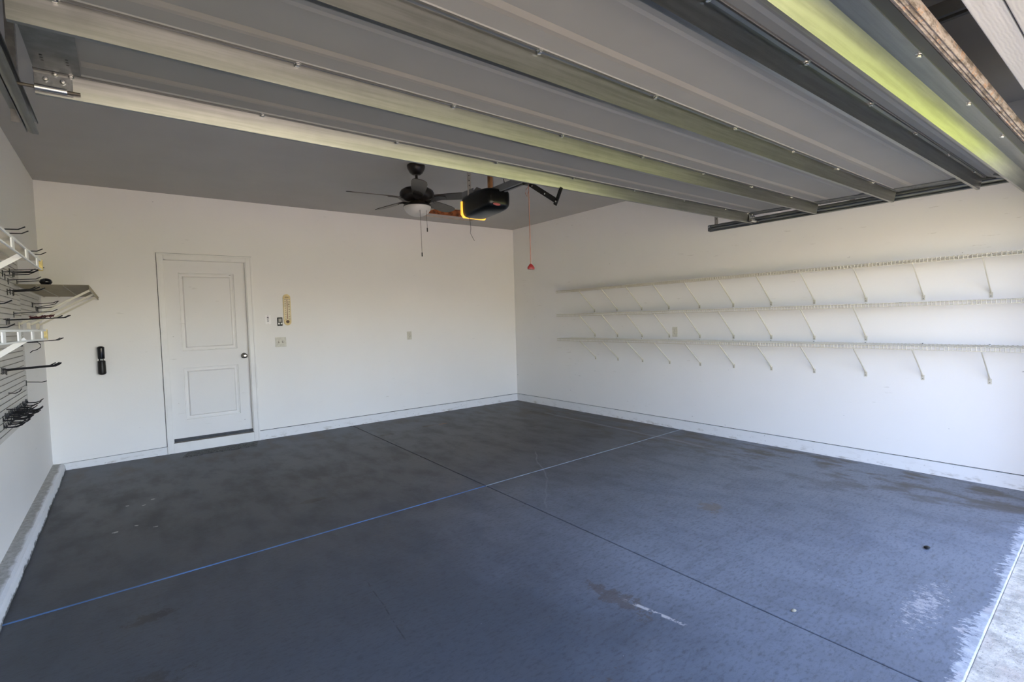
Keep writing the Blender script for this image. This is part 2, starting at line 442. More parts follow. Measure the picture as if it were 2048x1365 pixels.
# ------------------------------------------------------------------ geometry helpers
class MB:
    def __init__(s):
        s.v, s.f, s.mi, s.cur = [], [], [], 0

    def add(s, vs, fs):
        k = len(s.v)
        s.v += [tuple(v) for v in vs]
        s.f += [tuple(i + k for i in f) for f in fs]
        s.mi += [s.cur] * len(fs)
        return s

    def box(s, x0, x1, y0, y1, z0, z1, mat=None, about=None):
        vs = [Vector((x, y, z)) for z in (z0, z1) for y in (y0, y1) for x in (x0, x1)]
        if mat is not None:
            a = Vector(about or ((x0 + x1) / 2, (y0 + y1) / 2, (z0 + z1) / 2))
            vs = [mat @ (v - a) + a for v in vs]
        return s.add(vs, [(0, 2, 3, 1), (4, 5, 7, 6), (0, 1, 5, 4), (2, 6, 7, 3), (0, 4, 6, 2), (1, 3, 7, 5)])

    def bar(s, a, b, w, t, up=(0, 0, 1)):
        a, b = Vector(a), Vector(b)
        d = (b - a).normalized()
        u = Vector(up)
        side = d.cross(u)
        if side.length < 1e-4:
            side = d.cross(Vector((1, 0, 0)))
        side.normalize()
        n = side.cross(d).normalized()
        vs = []
        for p in (a, b):
            for sx, sy in ((-1, -1), (1, -1), (1, 1), (-1, 1)):
                vs.append(p + side * sx * w / 2 + n * sy * t / 2)
        return s.add(vs, [(0, 3, 2, 1), (4, 5, 6, 7), (0, 1, 5, 4), (1, 2, 6, 5), (2, 3, 7, 6), (3, 0, 4, 7)])

    def tube(s, pts, r, n=6, closed=False):
        pts = [Vector(p) for p in pts]
        if closed:
            pts = pts + [pts[0]]
        rings = []
        prev = None
        for i, p in enumerate(pts):
            if i == 0:
                d = pts[1] - p
            elif i == len(pts) - 1:
                d = p - pts[i - 1]
            else:
                d = (pts[i + 1] - p).normalized() + (p - pts[i - 1]).normalized()
            if d.length < 1e-9:
                d = prev or Vector((1, 0, 0))
            d = d.normalized()
            ref = Vector((0, 0, 1)) if abs(d.z) < 0.9 else Vector((1, 0, 0))
            a = d.cross(ref).normalized()
            b = a.cross(d).normalized()
            rr = r[i] if isinstance(r, (list, tuple)) else r
            rings.append([p + (a * math.cos(t) + b * math.sin(t)) * rr for t in [2 * math.pi * k / n for k in range(n)]])
            prev = d
        vs = [v for ring in rings for v in ring]
        fs = []
        for i in range(len(rings) - 1):
            for k in range(n):
                k2 = (k + 1) % n
                fs.append((i * n + k, i * n + k2, (i + 1) * n + k2, (i + 1) * n + k))
        if not closed:
            fs.append(tuple(range(n))[::-1])
            fs.append(tuple((len(rings) - 1) * n + k for k in range(n)))
        return s.add(vs, fs)

    def lathe(s, prof, cx, cy, n=32, axis='z', cz=0):
        vs, fs = [], []
        for r, h in prof:
            for k in range(n):
                t = 2 * math.pi * k / n
                if axis == 'z':
                    vs.append((cx + r * math.cos(t), cy + r * math.sin(t), h))
                elif axis == 'y':
                    vs.append((cx + r * math.cos(t), h, cz + r * math.sin(t)))
                else:
                    vs.append((h, cy + r * math.cos(t), cz + r * math.sin(t)))
        for i in range(len(prof) - 1):
            for k in range(n):
                k2 = (k + 1) % n
                fs.append((i * n + k, i * n + k2, (i + 1) * n + k2, (i + 1) * n + k))
        fs.append(tuple(range(n)))
        fs.append(tuple((len(prof) - 1) * n + k for k in range(n)))
        return s.add(vs, fs)

    def prism(s, poly, axis, a, b):
        """poly of 2-D points extruded along axis between a and b"""
        def P(p, h):
            if axis == 'x':
                return (h, p[0], p[1])
            if axis == 'y':
                return (p[0], h, p[1])
            return (p[0], p[1], h)
        n = len(poly)
        vs = [P(p, a) for p in poly] + [P(p, b) for p in poly]
        fs = [tuple(range(n)), tuple(range(2 * n - 1, n - 1, -1))]
        fs += [(i, (i + 1) % n, n + (i + 1) % n, n + i) for i in range(n)]
        return s.add(vs, fs)

    def xform(s, fn):
        s.v = [tuple(fn(Vector(v))) for v in s.v]
        return s

    def build(s, name, mat, parent=None, origin=(0, 0, 0), bevel=0.0, smooth=False, label=None, seg=2):
        me = bpy.data.meshes.new(name)
        o = bpy.data.objects.new(name, me)
        col.objects.link(o)
        if parent is not None:
            w = Vector(parent.get('_w', (0, 0, 0)))
            o.parent = parent
            o['_w'] = tuple(w)
            off = w
        else:
            off = Vector(origin)
            o.location = off
            o['_w'] = tuple(off)
        me.from_pydata([tuple(Vector(v) - off) for v in s.v], [], s.f)
        mats = mat if isinstance(mat, (list, tuple)) else [mat]
        for m in mats:
            me.materials.append(m)
        if len(mats) > 1:
            me.polygons.foreach_set('material_index', s.mi)
        bm = bmesh.new()
        bm.from_mesh(me)
        bmesh.ops.recalc_face_normals(bm, faces=bm.faces)
        bm.to_mesh(me)
        bm.free()
        if smooth:
            for p in me.polygons:
                p.use_smooth = True
            try:
                me.set_sharp_from_angle(angle=R(40))
            except Exception:
                pass
        if bevel:
            b = o.modifiers.new('bevel', 'BEVEL')
            b.width = bevel
            b.segments = seg
            b.limit_method = 'ANGLE'
            b.angle_limit = R(40)
        if label:
            o['label'] = label
        return o


def thing(name, label, cat, loc=(0, 0, 0), group=None):
    o = bpy.data.objects.new(name, None)
    o.empty_display_size = 0.05
    col.objects.link(o)
    o.location = loc
    o['_w'] = tuple(loc)
    o['label'] = label
    o['category'] = cat
    if group:
        o['group'] = group
    return o


def tag(o, label, cat, group=None):
    o['label'] = label
    o['category'] = cat
    if group:
        o['group'] = group
    return o


def structure(o, label=None, cat=None):
    o['kind'] = 'structure'
    if label:
        o['label'] = label
    if cat:
        o['category'] = cat
    return o


# ------------------------------------------------------------------ the room
W, H = -5.935, 2.903
YF = -6.485           # inner face of the header
TH = 0.12
CT = 0.112            # top of the painted curb


def thr(x):           # sill line of the painted slab
    return -6.265 + 0.031 * x


# floor: four slabs with open joints between them
def floor_build():
    xj = lambda y: -2.885 + 0.0165 * y           # running front to back
    yj = lambda x: -3.212 + 0.031 * x            # running side to side
    cx, cy = -2.94, -3.303
    m = MB()
    g = 0.005
    xl, xr = -5.99, 0.06
    top = [
        [(xl, 0.06), (xj(0.06) - g, 0.06), (cx - g, cy + g), (xl, yj(xl) + g)],
        [(xj(0.06) + g, 0.06), (xr, 0.06), (xr, yj(xr) + g), (cx + g, cy + g)],
        [(xl, yj(xl) - g), (cx - g, cy - g), (xj(thr(-3)) - g, thr(-3)), (xl, thr(xl))],
        [(cx + g, cy - g), (xr, yj(xr) - g), (xr, thr(xr)), (xj(thr(-3)) + g, thr(-3))],
    ]
    for q in top:
        m.prism(q, 'z', -0.10, 0.0)
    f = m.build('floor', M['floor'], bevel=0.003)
    structure(f, 'worn grey-blue painted concrete floor with crossing joints', 'floor')
    # joint fills lie a little below the surface
    a = MB().prism([(xj(0.05) - 0.007, 0.05), (xj(0.05) + 0.007, 0.05), (cx + 0.007, cy), (xj(-6.4) + 0.007, -6.38), (xj(-6.4) - 0.007, -6.38), (cx - 0.007, cy)], 'z', -0.03, -0.006)
    structure(a.build('trim_1', M['joint']), 'dark control joint running from sill to back wall', 'floor joint')
    b = MB().prism([(xl, yj(xl) - 0.0075), (cx - .004, cy - 0.0065), (cx - .004, cy + 0.0065), (xl, yj(xl) + 0.0075)], 'z', -0.02, 0.0012)
    structure(b.build('trim_2', M['caulk_blue']), 'bright blue filled floor joint on the left half', 'floor joint')
    b = MB().prism([(cx + .004, cy - 0.0045), (xr, yj(xr) - 0.0045), (xr, yj(xr) + 0.0045), (cx + .004, cy + 0.0045)], 'z', -0.02, 0.0008)
    structure(b.build('trim_3', M['caulk_pale']), 'pale filled floor joint on the right half', 'floor joint')


floor_build()

dw = MB().prism([(-9, thr(-9) - 0.001), (0.8, thr(0.8) - 0.001), (0.8, -22), (-9, -22)], 'z', -0.14, -0.018)
structure(dw.build('driveway', M['concrete'], bevel=0.004), 'rough pale concrete apron outside the sill', 'driveway')
lawn = MB().box(-45, 45, -70, -6.7, -0.30, -0.05)
structure(lawn.build('lawn', M['grass']))

# walls
wb_ = MB()
DX0, DX1, DZ0, DZ1 = -4.925, -4.098, 0.118, 2.185
wb_.box(W - TH, DX0, 0, TH, CT + 0.007, H).box(DX1, TH, 0, TH, CT + 0.007, H).box(DX0, DX1, 0, TH, DZ1, H)
structure(wb_.build('wall_back', M['wall']), 'warm white back wall', 'wall')
structure(MB().box(0, TH, YF, 0, CT + 0.007, H).build('wall_right', M['wall_side']), 'white right wall', 'wall')
structure(MB().box(W - TH, W, YF, 0, 0.07, H).build('wall_left', M['wall_side']), 'white left wall', 'wall')
# painted curbs under the drywall, a thin dark crack above them
for nm, bx in (('baseboard_back', [(DX1 + 0.061, TH, -0.006, TH, -0.05, CT)]),
               ('baseboard_right', [(-0.006, TH, YF, -0.006, -0.05, CT)])):
    m = MB()
    for b in bx:
        m.box(*b)
    if nm == 'baseboard_back':
        m.prism([(W, -.05), (DX0 - .055, -.05), (DX0 - .055, .084), (W, .068)], 'y', -.006, TH)
    structure(m.build(nm, M['curb'], bevel=0.003), 'painted concrete curb along the floor', 'curb')
m = MB().box(W - TH, TH + .02, .012, TH + .02, -.06, .15).box(.012, TH + .02, YF, .012, -.06, .15)
structure(m.build('trim_6', M['joint']), 'dark backing coloured as the shade in the gap between curb and drywall', 'gap')  # dark box puts the shade of the curb gap into its colour
# crooked strip on the left part of the back curb
m = MB().prism([(W, 0.072), (DX0 - .055, 0.089), (DX0 - .055, 0.119), (W, 0.119)], 'y', -0.002, 0.06)
structure(m.build('trim_4', M['wall']), 'narrow drywall strip above the cracked curb', 'trim')
m = MB()
ny = 60
rnd = random.Random(4)
prev = None
for i in range(ny):
    y0 = -0.006 - i * (6.44 / ny)
    y1 = -0.006 - (i + 1) * (6.44 / ny)
    e0 = prev if prev is not None else rnd.uniform(-0.004, 0.004)
    e1 = rnd.uniform(-0.004, 0.004)
    prev = e1
    sec = lambda e: [(W, -0.05), (-5.838 + e, -0.05), (-5.838 + e, 0.006), (-5.842 + e * .5, 0.045), (-5.850, 0.062), (-5.866, 0.072), (W, 0.078)]
    a, b = sec(e0), sec(e1)
    n_ = len(a)
    m.add([(p[0], y0, p[1]) for p in a] + [(p[0], y1, p[1]) for p in b],
          [(k, (k + 1) % n_, n_ + (k + 1) % n_, n_ + k) for k in range(n_)] + ([tuple(range(n_))] if i == 0 else []) + ([tuple(range(n_, 2 * n_))] if i == ny - 1 else []))
structure(m.build('baseboard_left', M['ledge']), 'worn concrete ledge along the left wall', 'curb')

# ceiling with an attic hatch
HX0, HX1, HY0, HY1 = -1.95, -1.09, -0.93, -0.375
m = MB()
m.box(W - TH, HX0, YF - .1, TH, H, H + .03).box(HX1, TH, YF - .1, TH, H, H + .03)
m.box(HX0, HX1, YF - .1, HY0, H, H + .03).box(HX0, HX1, HY1, TH, H, H + .03)
structure(m.build('ceiling', M['ceiling']), 'grey flat painted ceiling', 'ceiling')

# header, side returns and the roof over them
m = MB()
m.box(W - TH, TH, YF - .16, YF, 2.155, H + .3).box(-0.56, TH, YF - .16, YF, -0.05, 2.155).box(W - TH, -5.56, YF - .16, YF, -0.05, 2.155)
structure(m.build('wall_front', M['wall']), 'wall above and beside the open bay', 'wall')
structure(MB().box(W - .6, .6, -7.05, .8, 3.2, 3.35).build('roof', M['stucco']))
m = MB()
m.box(-5.56, -0.56, YF - .062, YF - .002, 2.131, 2.153)
m.box(-5.56, -0.56, YF - .162, YF - .066, 2.126, 2.153)
structure(m.build('trim_5', M['header_trim'], bevel=0.003), 'white wood-grain boards lining the bay header', 'trim')

# ------------------------------------------------------------------ entry door in the back wall
d1 = thing('door_1', 'white two-panel entry door in white casing on the back wall', 'door', (-4.51, 0.045, DZ0))
d1['kind'] = 'structure'


def slab_mesh():
    m = MB()
    x0, x1, z0, z1, yf = DX0 + .012, DX1 - .012, DZ0 + .012, DZ1 - .012, 0.048
    panels = [(-4.785, -4.228, 1.145, 2.036), (-4.785, -4.228, 0.355, 0.950)]
    xs = [x0, -4.785, -4.228, x1]
    zs = [z0, 0.355, 0.950, 1.145, 2.036, z1]
    for i in range(3):
        for j in range(5):
            if i == 1 and j in (1, 3):
                continue
            m.add([(xs[i], yf, zs[j]), (xs[i + 1], yf, zs[j]), (xs[i + 1], yf, zs[j + 1]), (xs[i], yf, zs[j + 1])], [(0, 1, 2, 3)])
    for (a, b, c, d) in panels:
        rings = [(0, 0), (0.004, 0.012), (0.012, 0.012), (0.014, 0.020), (0.036, 0.022), (0.046, 0.006), (0.048, 0.002)]
        vs = []
        for ins, dep in rings:
            vs += [(a + ins, yf + dep, c + ins), (b - ins, yf + dep, c + ins), (b - ins, yf + dep, d - ins), (a + ins, yf + dep, d - ins)]
        fs = []
        for r in range(len(rings) - 1):
            for k in range(4):
                k2 = (k + 1) % 4
                fs.append((r * 4 + k, r * 4 + k2, r * 4 + 4 + k2, r * 4 + 4 + k))
        k = (len(rings) - 1) * 4
        fs.append((k, k + 1, k + 2, k + 3))
        m.add(vs, fs)
    m.add([(x0, yf, z0), (x1, yf, z0), (x1, yf, z1), (x0, yf, z1), (x0, yf + .04, z0), (x1, yf + .04, z0), (x1, yf + .04, z1), (x0, yf + .04, z1)],
          [(0, 1, 5, 4), (1, 2, 6, 5), (2, 3, 7, 6), (3, 0, 4, 7), (4, 5, 6, 7)])
    return m


slab_mesh().build('door_panel', M['door'], d1)
m = MB()
cas = [(-4.982, DX0 + .004, 0.0, 2.243), (DX1 - .004, -4.036, 0.0, 2.243)]
m.box(-4.982, DX0 + .004, -0.012, 0.0, 0.0, 2.243).box(DX1 - .004, -4.036, -0.012, 0.0, 0.0, 2.243).box(DX0 + .004, DX1 - .004, -0.012, 0.0, 2.181, 2.243)
m.box(-4.982, -4.962, -0.019, -0.012, 0.0, 2.243).box(-4.056, -4.036, -0.019, -0.012, 0.0, 2.243).box(-4.962, -4.056, -0.019, -0.012, 2.223, 2.243)
m.build('casing', M['trim'], d1, bevel=0.003)
MB().box(-4.9865, -4.982, -.004, 0, 0.0, 2.247).box(-4.982, -4.036, -.004, 0, 2.243, 2.2465).build('casing_gap_shade', M['joint'], d1)  # dark strip standing in for the shade along the casing edge
m = MB()
m.box(DX0, DX0 + .010, 0.0, 0.12, DZ0, DZ1).box(DX1 - .010, DX1, 0.0, 0.12, DZ0, DZ1).box(DX0, DX1, 0.0, 0.12, DZ1 - .010, DZ1)
m.build('jamb', M['trim'], d1)
m = MB().box(DX0 + .004, DX1 - .004, -0.010, 0.12, -0.01, DZ0 - .008)
m.build('riser_board', M['trim'], d1, bevel=0.002)
m = MB().box(DX0 + .010, DX1 - .010, 0.0, 0.10, DZ0 - .008, DZ0 + .004)
m.build('threshold', M['dark_metal'], d1)
m = MB().lathe([(0.033, 0.048), (0.033, 0.040), (0.020, 0.034), (0.014, 0.028), (0.014, 0.012), (0.024, 0.006), (0.029, -0.006), (0.028, -0.018), (0.018, -0.025), (0.010, -0.026)], -4.160, 0, 24, 'y', 1.052)
kb = m.build('door_knob', M['steel'], d1, smooth=True)

# ------------------------------------------------------------------ attic hatch
ha = thing('attic_hatch', 'brown wood-lined attic hatch opening in the ceiling behind the fan', 'hatch', (HX0, HY0, H))
m = MB()
m.box(HX0 - .02, HX0, HY0 - .02, HY1 + .02, H + .03, H + .33).box(HX1, HX1 + .02, HY0 - .02, HY1 + .02, H + .03, H + .33)
m.box(HX0, HX1, HY0 - .02, HY0, H + .03, H + .33).box(HX0, HX1, HY1, HY1 + .02, H + .03, H + .33)
m.build('shaft_boards', M['osb'], ha)
MB().box(HX0 - .02, HX1 + .02, HY0 - .02, HY1 + .02, H + .33, H + .345).build('hatch_cover', M['osb'], ha)
m = MB()
t_ = .022
for (a, b, c, d) in ((HX0 - t_, HX0, HY0 - t_, HY1 + t_), (HX1, HX1 + t_, HY0 - t_, HY1 + t_), (HX0, HX1, HY0 - t_, HY0), (HX0, HX1, HY1, HY1 + t_)):
    m.box(a, b, c, d, H - .012, H)
m.build('hatch_frame', M['hatch_trim'], ha, bevel=0.002)

# ------------------------------------------------------------------ overhead door
XL, XR = -5.498, -0.617


def zu(y):            # underside of the raised door
    return 2.304 + 0.0205 * (y + 4.42)


gd = thing('garage_door', 'raised overhead sectional garage door with grey back and galvanised struts', 'garage door', (-3.06, -5.3, 2.29))
seams = [-4.415, -4.955, -5.495, -6.035]
TILT = R(20)
PIV = Vector((0, -6.045, zu(-6.04)))


def tilt(v):  # rotation about +x by TILT: going toward -y drops in z
    dy, dz = v.y - PIV.y, v.z - PIV.z
    ca, sa = math.cos(TILT), math.sin(TILT)
    return Vector((v.x, PIV.y + dy * ca - dz * sa, PIV.z + dy * sa + dz * ca))


for i in range(4):
    y1 = seams[i]
    if i < 3:
        y0 = seams[i + 1] + .004
        f = zu
    else:
        y0 = PIV.y - .352
        f = lambda y: PIV.z
    n_ = y1 - y0
    # pan section: thin rails along both long edges, shallow ribs in the field
    prof = [(0.00, 0), (0.048, 0), (0.052, .004), (0.36, .004), (0.372, .009), (0.43, .009), (0.445, .002), (n_, .002)]
    if i == 3:
        prof = [(0.00, 0), (0.045, 0), (0.055, .010), (0.15, .010), (0.16, .0005), (n_, .0005)]
    vs, fs = [], []
    k = len(prof)
    for x in (XL + .004, XR - .004):
        vs += [(x, y1 - s_, f(y1 - s_) + h_) for s_, h_ in prof]
        vs += [(x, y1, f(y1) + .032), (x, y0, f(y0) + .032)]
    n2 = k + 2
    order = list(range(k)) + [k + 1, k]
    for a in range(n2):
        p, q = order[a], order[(a + 1) % n2]
        fs.append((p, q, n2 + q, n2 + p))
    fs.append(tuple(order))
    fs.append(tuple(n2 + p for p in order)[::-1])
    m = MB().add(vs, fs)
    if i == 3:
        m.xform(tilt)
    sec_o = m.build('door_section', M['panel'], gd)
    # warm raised rib along the section, next to the strut
    b = MB()
    if i < 3:
        ya, yb = y1 - .126, y1 - .176
        b.add([(XL + .13, ya, f(ya) + .0038), (XR - .13, ya, f(ya) + .0038), (XR - .13, yb, f(yb) + .0038), (XL + .13, yb, f(yb) + .0038),
               (XL + .16, ya - .025, f(ya) + .0005), (XR - .16, ya - .025, f(ya) + .0005), (XR - .16, yb + .025, f(yb) + .0005), (XL + .16, yb + .025, f(yb) + .0005)],
              [(0, 1, 5, 4), (1, 2, 6, 5), (2, 3, 7, 6), (3, 0, 4, 7), (4, 5, 6, 7)])
        b.build('stiffening_rib', M['panel_band'], sec_o)
    # galvanised end stiles, folded over the section ends
    for sx in (0, 1):
        xa, xb = (XL + .002, XL + .125) if sx == 0 else (XR - .125, XR - .002)
        m = MB()
        m.add([(xa, y1 - .05, f(y1 - .05) - .0035), (xb, y1 - .05, f(y1 - .05) - .0035), (xb, y0 + .05, f(y0 + .05) - .0035), (xa, y0 + .05, f(y0 + .05) - .0035),
               (xa, y1 - .05, f(y1 - .05) + .012), (xb, y1 - .05, f(y1 - .05) + .012), (xb, y0 + .05, f(y0 + .05) + .012), (xa, y0 + .05, f(y0 + .05) + .012)],
              [(0, 1, 2, 3), (4, 7, 6, 5), (0, 4, 5, 1), (1, 5, 6, 2), (2, 6, 7, 3), (3, 7, 4, 0)])
        h = m
        h.cur = 1
        for cx_ in ((xa + .03), (xb - .03)):
            for s_ in range(3):
                yy = y1 - .13 - s_ * .022
                h.lathe([(.0042, f(yy) - .0042), (.0042, f(yy) - .0030)], cx_, yy, 8)
        if i == 3:
            m.xform(tilt)
        m.build('end_stile', [M['stile'], M['black_matte']], gd)

if True:
    LEAN = math.tan(R(11))
    # five galvanised struts: flange on the door, 76 mm web, small return lip
    def strut(yw, zt, xs, lab, tiltit=False, fl=.019, sy=.010):
        t = 0.0016
        prof = [(-fl, 0.0), (-fl, -.007), (-fl + .0016, -.007), (-fl + .0016, -.0016), (-.0016, -.0016), (-.0016, -.076), (.0150, -.076), (.0150, -.068), (.0134, -.068), (.0134, -.0744), (0, -.0744), (0, 0.0)]
        # the web leans back a little, as rolled struts do
        poly = [(yw + a + (-b * LEAN if a > -.0017 else 0), zt + b) for a, b in prof]
        n = len(poly)
        m = MB()
        vs = [(XL, p[0], p[1]) for p in poly] + [(XR, p[0], p[1]) for p in poly]
        fs = [(k, (k + 1) % n, n + (k + 1) % n, n + k) for k in range(n)]
        # end caps as quads of the thin outline
        m.add(vs, fs)
        for base in (0, n):
            for q in ((0, 1, 2, 3), (0, 3, 4, 11), (4, 5, 10, 11), (5, 6, 9, 10), (6, 7, 8, 9)):
                m.add([vs[base + k] for k in q], [(0, 1, 2, 3)])
        if tiltit:
            m.xform(tilt)
        so = m.build('strut', M['strut'], gd)
        if lab:
            so['label'] = lab
        for x in xs:
            s_ = MB().lathe([(.0125, 0), (.0125, -.0018), (.0082, -.0022), (.0078, -.0100), (.004, -.0108)], x, yw - sy, 6)
            s_.v = [(a, b, c + zt - .0016) for a, b, c in s_.v]
            # a second bead on the web just under the fold, where the head catches the light
            if tiltit:
                s_.xform(tilt)
            s_.build('screw', M['screw'], so)
        return so

    xs0 = [-5.40 + .61 * k for k in range(8)]
    strut(-4.442, zu(-4.442), xs0 + [-.75], 'rearmost galvanised strut along the top edge')
    strut(-4.985, zu(-4.985), xs0, None)
    strut(-5.525, zu(-5.525), xs0, None)
    strut(-6.010, zu(-6.010), [-5.22 + .615 * k for k in range(8)], 'dented galvanised strut')
    strut(PIV.y - .232, PIV.z, [-5.22 + .615 * k for k in range(8)], 'strut nearest the bottom edge reflecting green', True, .088, .076)

# bottom retainer and weather seal
ye = PIV.y - .352
m = MB().prism([(ye + .035, PIV.z + .004), (ye + .035, PIV.z - .004), (ye - .004, PIV.z - .004), (ye - .004, PIV.z + .038), (ye, PIV.z + .038), (ye, PIV.z + .004)], 'x', XL, XR)
m.xform(tilt)
m.build('bottom_retainer', M['black_matte'], gd)
m = MB()
m.prism([(ye - .004, PIV.z + .034), (ye - .004, PIV.z - .002), (ye - .014, PIV.z - .004), (ye - .016, PIV.z + .001), (ye - .022, PIV.z - .001), (ye - .026, PIV.z + .004),
         (ye - .032, PIV.z + .003), (ye - .036, PIV.z + .010), (ye - .034, PIV.z + .024)], 'x', XL, XR)
m.xform(tilt)
m.build('bottom_seal', M['seal'], gd, label='cracked brown weather seal')
# warning label on a right-hand stile
m = MB().box(-.742, -.622, -5.43, -5.395, zu(-5.41) - .0065, zu(-5.41) - .0045)
m.build('warning_label', M['label'], gd, label='yellow sticker')
# shaft-and-roller brackets at the two top corners
for sx in (0, 1):
    xa, d = (XL, -1) if sx == 0 else (XR, 1)
    m = MB()
    m.box(min(xa, xa - d * .10), max(xa, xa - d * .10), -4.4475, -4.4438, zu(-4.44) - .072, zu(-4.44) - .012)
    br = m.build('corner_bracket', M['galv'], gd, bevel=.001)
    s_ = MB()
    s_.lathe([(.0105, xa - d * .085), (.0105, xa - d * .002)], 0, -4.456, 12, 'x', zu(-4.44) - .064)
    s_.build('roller_sleeve', M['screw'], br, smooth=True)
    s_ = MB()
    s_.lathe([(.0055, xa - d * .12), (.0055, xa + d * .045)], 0, -4.456, 10, 'x', zu(-4.44) - .064)
    s_.build('roller_stem', M['dark_metal'], br, smooth=True)
    for (dx, dz) in ((.030, -.030), (.075, -.030), (.055, -.008)):
        s_ = MB().lathe([(.0085, -4.448), (.0085, -4.451), (.006, -4.456), (.002, -4.457)], xa - d * dx, 0, 10, 'y', zu(-4.44) + dz)
        s_.build('bolt', M['screw'], br, smooth=True)


# ------------------------------------------------------------------ horizontal tracks
def track(xc, d, label):
    """xc = centre of the C-channel, d = -1 left / +1 right (towards the wall)"""
    z0 = 2.250
    ya, yb = -3.95, -6.15
    t = thing('door_track', label, 'door track', (xc, -5.0, z0), 'horizontal door tracks')
    # C channel open towards the door
    r = .026
    prof = []
    for k in range(9):
        a = R(-90 + 180 * k / 8)
        prof.append((xc + d * (.006 + .018 * math.cos(a)), z0 + r * math.sin(a)))
    inner = [(xc - d * .012, z0 + r), (xc - d * .012, z0 + r - .007)]
    outer = [(xc - d * .012, z0 - r), (xc - d * .012, z0 - r + .007)]
    line = [outer[1], outer[0]] + prof + [inner[0], inner[1]]
    m = MB()
    vs, fs = [], []
    off = .0022
    n = len(line)
    for y in (yb, ya):
        for p in line:
            vs.append((p[0], y, p[1]))
    for y in (yb, ya):
        for p in line:
            vs.append((xc + (p[0] - xc) * (1 - off / .02), y, z0 + (p[1] - z0) * (1 - off / .026)))
    for k in range(n - 1):
        fs.append((k, k + 1, n + k + 1, n + k))
        fs.append((2 * n + k, 3 * n + k, 3 * n + k + 1, 2 * n + k + 1))
        fs.append((k, 2 * n + k, 2 * n + k + 1, k + 1))
        fs.append((n + k, n + k + 1, 3 * n + k + 1, 3 * n + k))
    m.add(vs, fs)
    m.build('roller_channel', M['galv'], t, smooth=True)
    xo = xc + d * .026
    m = MB()
    m.box(min(xo, xo + d * .003), max(xo, xo + d * .003), yb, ya + .04, z0 - .012, z0 + .048)
    m.box(min(xo, xo + d * .038), max(xo, xo + d * .038), yb, ya + .04, z0 + .045, z0 + .048)
    m.build('support_angle', M['galv'], t)
    # perforated hanger up to the ceiling and a short cross brace
    for yh in ((-4.02, -4.62) if d < 0 else (-4.0, -5.2)):
        hx = xo + d * .006
        h = MB()
        h.box(hx - .0015, hx + .0015, yh - .018, yh + .018, z0 - .005, H)
        h.box(min(hx, hx + d * .03), max(hx, hx + d * .03), yh + .015, yh + .018, z0 - .005, H)
        hh = h
        hh.cur = 1
        for k in range(9):
            hh.lathe([(.0055, hx - .0019), (.0055, hx + .0019)], 0, yh - .002, 10, 'x', z0 + .10 + k * .06)
        h.build('perforated_hanger', [M['zinc'], M['ceiling'] if d < 0 else M['black_matte']], t)
    for yy in (ya + .02, -4.6, -5.3):
        b = MB().lathe([(.008, xo - d * .004), (.008, xo - d * .008), (.004, xo - d * .010)], 0, yy, 10, 'x', z0 + .03)
        b.build('bolt', M['screw'], t)
    return t


track(-5.548, -1, 'galvanised roller track ending in front of the left wall, top left corner')
track(-0.540, 1, 'galvanised roller track under the right end of the raised door struts')

# ------------------------------------------------------------------ opener
OX = -3.06
op = thing('garage_door_opener', 'black ceiling-hung garage door opener with glowing yellow lens and rail', 'door opener', (OX - .02, -3.63, 2.40))


def rz(y):
    return 2.352 + (y + 3.8) * -0.0155


# housing: rounded shell made by lofting superellipse rings front to back
def housing():
    m = MB()
    ys = [(-3.822, .55, .60), (-3.815, .78, .78), (-3.80, .88, .88), (-3.765, .97, .97), (-3.70, 1.0, 1.0), (-3.58, 1.0, 1.0), (-3.49, .98, .98), (-3.468, .95, .95)]
    n = 28
    vs, fs = [], []
    for y, sx, sz in ys:
        for k in range(n):
            a = 2 * math.pi * k / n
            c, s_ = math.cos(a), math.sin(a)
            px = math.copysign(abs(c) ** .42, c) * .112 * sx
            pz = math.copysign(abs(s_) ** .42, s_) * .088 * sz
            if pz > 0:
                pz *= (1 - .30 * max(0, (-y - 3.6) / .22) * 0.9)
            vs.append((OX - .022 + px, y, 2.288 + pz + (0.012 * (y + 3.6) / -.2)))
    for i in range(len(ys) - 1):
        for k in range(n):
            k2 = (k + 1) % n
            fs.append((i * n + k, i * n + k2, (i + 1) * n + k2, (i + 1) * n + k))
    fs.append(tuple(range(n)))
    fs.append(tuple((len(ys) - 1) * n + k for k in range(n)))
    return m.add(vs, fs)


housing().build('motor_housing', M['black_gloss'], op, smooth=True)
# lens wraps the rear end and runs forward under the housing
m = MB()
prof = [(-.117, .030), (-.119, -.068), (-.100, -.094), (.098, -.094), (.116, -.068), (.117, .030)]
pin = [(-.100, .060), (-.102, -.052), (-.090, -.070), (.090, -.070), (.102, -.052), (.100, .060)]
vs = []
for y in (-3.462, -3.480):
    vs += [(OX - .022 + a, y, 2.288 + b) for a, b in prof]
n_ = len(prof)
m.add(vs, [(k, k + 1, n_ + k + 1, n_ + k) for k in range(n_ - 1)] + [tuple(range(n_)), tuple(range(n_, 2 * n_))])
m.build('light_lens', M['lens'], op, bevel=.003, label='lit amber light lens')
# badge on the front
b = MB().lathe([(.022, -3.8262), (.022, -3.8275), (.018, -3.829)], OX - .06, 0, 20, 'y', 2.238)
b.v = [(OX - .06 + (x - OX + .06) * 1.5, y, 2.238 + (z - 2.238) * .45) for x, y, z in b.v]
b.build('badge', M['badge'], op, label='small red oval badge')
